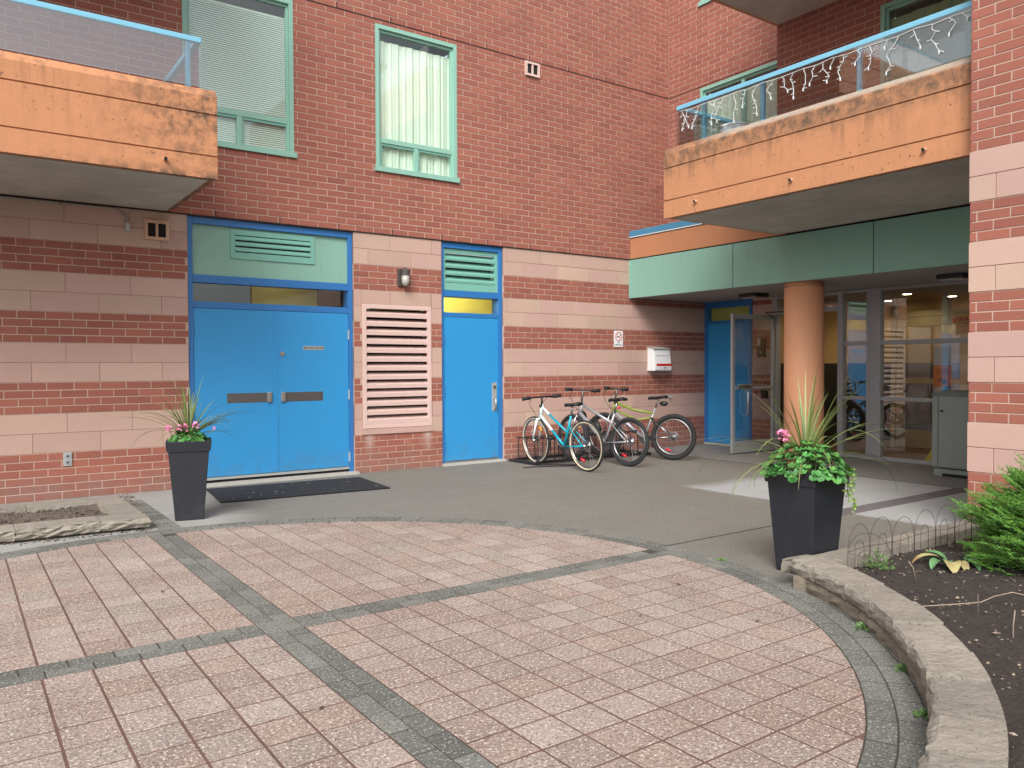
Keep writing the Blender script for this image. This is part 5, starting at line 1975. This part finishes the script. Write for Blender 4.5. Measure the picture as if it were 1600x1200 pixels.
    return o_


bike('bicycle', (6.615, 7.68), R(91), R(-3), 'teal', 'teal and white step-through bicycle, leftmost in the rack', style='city', steer=R(-4), wall='gumwall', col2='tealw', tyre_r=.018)
bike('bicycle', (7.395, 7.745), R(97), R(3), 'silver', 'silver grey bicycle in the middle of the rack', style='hybrid', steer=R(-8), tyre_r=.027)
bike('bicycle', (8.415, 7.90), R(119), R(4), 'lime', 'lime green mountain bicycle with knobbly tyres, rightmost in the rack', style='mtb', steer=R(-14), tyre_r=.034, col2='silver')

# rack
o = empty('bike_rack', (7.4, 8.9, 0), 'black steel wire bicycle rack on the ground against the wall', 'bike rack')
for y_ in (8.62, 9.12):
    bx('floor_bar', 'black', o, 6.52, 8.62, y_-.025, y_+.025, .015, .05)
for x_ in (6.50, 8.60):
    bx('foot', 'black', o, x_-.04, x_+.04, 8.55, 9.2, 0, .035)
k = 0
x = 6.56
while x < 8.58:
    MB().tube([(x, 8.64, .05), (x, 8.64, .30), (x, 8.68, .345), (x, 9.06, .345), (x, 9.10, .30), (x, 9.10, .05)], .008, 6).build('hoop', 'black', o)
    x += .145
MB().tube([(6.52, 9.10, .34), (8.6, 9.10, .34)], .009, 6).build('top_bar', 'black', o)
pts = [(6.45+.42*math.sin(t*.33)+.05*t/8, 8.35+.12*math.cos(t*.5)-.03*t/8, .012) for t in range(14)]
tag(MB().tube(pts, .007, 6).build('lock_cable', 'black', smooth=True), 'black lock cable looped on the ground under the teal bicycle', 'cable')

# ================================================================== OTHER OBJECTS
mb = MB().add([(2.17, 8.04, .004), (3.95, 7.90, .004), (4.04, 8.90, .004), (2.28, 9.02, .004), (2.17, 8.04, .014), (3.95, 7.90, .014), (4.04, 8.90, .014), (2.28, 9.02, .014)],
              [(0, 1, 5, 4), (1, 2, 6, 5), (2, 3, 7, 6), (3, 0, 4, 7), (4, 5, 6, 7)])
dm = empty('door_mat', (3.1, 8.45, 0), 'large black door mat in front of the blue double doors', 'mat')
mb.build('mat_pile', 'mat_', dm, fix=False)
rnd = random.Random(31)
cr = MB()
for k in range(26):
    x, y = rnd.uniform(2.3, 3.9), rnd.uniform(8.08, 8.88)
    s_ = rnd.uniform(.004, .014)
    cr.add([(x-s_, y, .0155), (x, y-s_*.6, .0155), (x+s_, y+.002, .0175), (x, y+s_*.7, .0155)], [(0, 1, 2, 3)])
tag(cr.build('mat_litter', 'paper', fix=False), 'pale crumbs of litter on the black door mat', 'litter', kind='stuff')

# grey cabinet
cb = empty('metal_cabinet', (9.95, 4.6, 0), 'grey metal cabinet standing between the entrance glass and the brick pier', 'cabinet')
bx('body', 'cabinet', cb, 9.75, 10.25, 4.05, 4.915, .10, .97, bevel=.008)
MB().prism([(9.74, 4.04, .972), (9.79, 4.04, 1.012), (10.24, 4.04, 1.03), (10.26, 4.04, .972)], (0, .885, 0)).build('sloped_top', 'cabinet', cb)
bx('door_panel', 'cabinet', cb, 9.738, 9.7495, 4.06, 4.835, .115, .955, bevel=.004)
bx('frame_strip', 'cabinet', cb, 9.740, 9.7495, 4.843, 4.912, .115, .955, bevel=.003)
bx('seam', 'dark', cb, 9.7465, 9.7498, 4.834, 4.844, .115, .955)
MB().tube([(9.738, 4.80, .79), (9.715, 4.795, .79), (9.71, 4.77, .785)], [.012, .011, .008], 8).build('latch', 'black', cb, smooth=True)
bx('base_plinth', 'cabinet', cb, 9.765, 10.23, 4.06, 4.90, 0, .085)
bx('kick_recess', 'dark', cb, 9.7645, 9.7652, 4.1, 4.80, .0, .035)
mb = MB()
for k in range(9):
    mb.box(9.7345, 9.7385, 4.16+.068*k, 4.20+.068*k, .235, .275)
for k in range(8):
    mb.box(9.7345, 9.7385, 4.18+.068*k, 4.215+.068*k, .175, .21)
mb.box(9.7345, 9.7385, 4.1, 4.80, .30, .306)
mb.build('embossed_lettering', 'cabinet', cb, fix=False)

# folded yellow floor sign inside
ws = empty('wet_floor_sign', (10.95, 5.2, 0), 'yellow folded wet floor sign leaning inside the glass by the cabinet', 'sign')
MB().prism([(10.90, 5.62, .006), (10.90, 5.30, .006), (10.90, 5.12, .62), (10.90, 5.24, .62)], (.02, 0, 0)).build('front_panel', 'wetsign', ws)
MB().prism([(10.95, 5.58, .006), (10.95, 5.26, .006), (10.93, 5.08, .60), (10.93, 5.20, .60)], (.018, 0, 0)).build('back_panel', 'wetsign', ws)

# icicle lights on the right balcony
il = empty('icicle_lights', (6.9, 5.0, 4.2), 'white icicle string lights, unlit, hanging along the right balcony railing', 'string lights')
rnd = random.Random(77)
xr = 6.885
pts = [(xr, 6.36-.16*i, 4.262-.02*abs(math.sin(i*1.3))) for i in range(21)]
MB().tube(pts, .0035, 5).build('cord', 'lights', il)
MB().tube([(xr+.04+.12*i, 6.38, 4.255-.02*abs(math.sin(i*1.7))) for i in range(9)], .0035, 5).build('cord', 'lights', il)


def strand(x, y, n):
    z = 4.25
    mb = MB()
    p = [(x, y, z)]
    for k in range(n):
        y += rnd.uniform(-.05, .05)
        z -= rnd.uniform(.025, .07)
        p.append((x+rnd.uniform(-.008, .008), y, z))
        if rnd.random() < .8:
            s_ = rnd.choice([-1, 1])
            q = (x, y+s_*rnd.uniform(.02, .045), z-rnd.uniform(-.015, .025))
            mb.tube([p[-1], q], [.003, .0048], 5)
    mb.tube(p, .0032, 5)
    mb.tube([p[-1], (p[-1][0], p[-1][1], p[-1][2]-.03)], .007, 5)
    mb.build('light_strand', 'lights', il)


y = 6.33
while y > 3.2:
    strand(xr, y, rnd.choice([1, 3, 4, 5, 5, 6]))
    y -= rnd.uniform(.07, .19)
for k in range(7):
    strand(6.93+.1*k, 6.385, rnd.choice([1, 2, 2, 3]))

# white bowl planter on balcony lip
o = empty('balcony_pot', (7.05, 5.75, 3.25), 'round white plastic pot standing on the right balcony behind the glass', 'pot')
MB().tube([(7.06, 5.72, 3.252), (7.06, 5.72, 3.30), (7.06, 5.72, 3.86), (7.06, 5.72, 3.945)], [.10, .12, .155, .165], 24).build('body', 'white', o, smooth=False)
MB().ring((7.06, 5.72, 3.95), (0, 0, 1), .16, .012, 28, 6).build('rim', 'white', o, smooth=True)

# a few fallen leaves on the paving
rnd = random.Random(12)
for i, (x, y, lab) in enumerate([(2.43, 4.35, 'small dark dead leaf on pink pavers beyond the grey cross strip'), (3.0, 3.05, 'small dark dead leaf on the middle of the right pink pavers'), (3.42, 2.62, 'curled dark dead leaf on pink pavers toward the curved wall'),
                                 (1.02, 5.05, 'small dark dead leaf on the left far quarter of pink pavers'), (1.17, 2.95, 'dark speck of leaf on the near left quarter of pink pavers'), (5.2, 3.65, 'dead leaf on damp concrete just left of the right planter'), (5.3, 5.25, 'dead leaf on the open grey concrete before the bicycles'),
                                 (3.62, 3.35, 'tiny dead leaf on pink pavers close to the grey ring')]):
    a = rnd.uniform(0, 6)
    s_ = rnd.uniform(.016, .028)
    u, v = Vector((math.cos(a), math.sin(a), 0))*s_, Vector((-math.sin(a), math.cos(a), 0))*s_*.45
    c = Vector((x, y, .004))
    MBo = MB().add([c-u, c+v+Vector((0, 0, .006)), c+u+Vector((0, 0, .004)), c-v+Vector((0, 0, .002)), c+Vector((0, 0, .0))], [(0, 4, 1), (1, 4, 2), (2, 4, 3), (3, 4, 0)])
    tag(MBo.build('dead_leaf', 'litter', fix=False), lab, 'leaf', 'dead leaves on the ground')
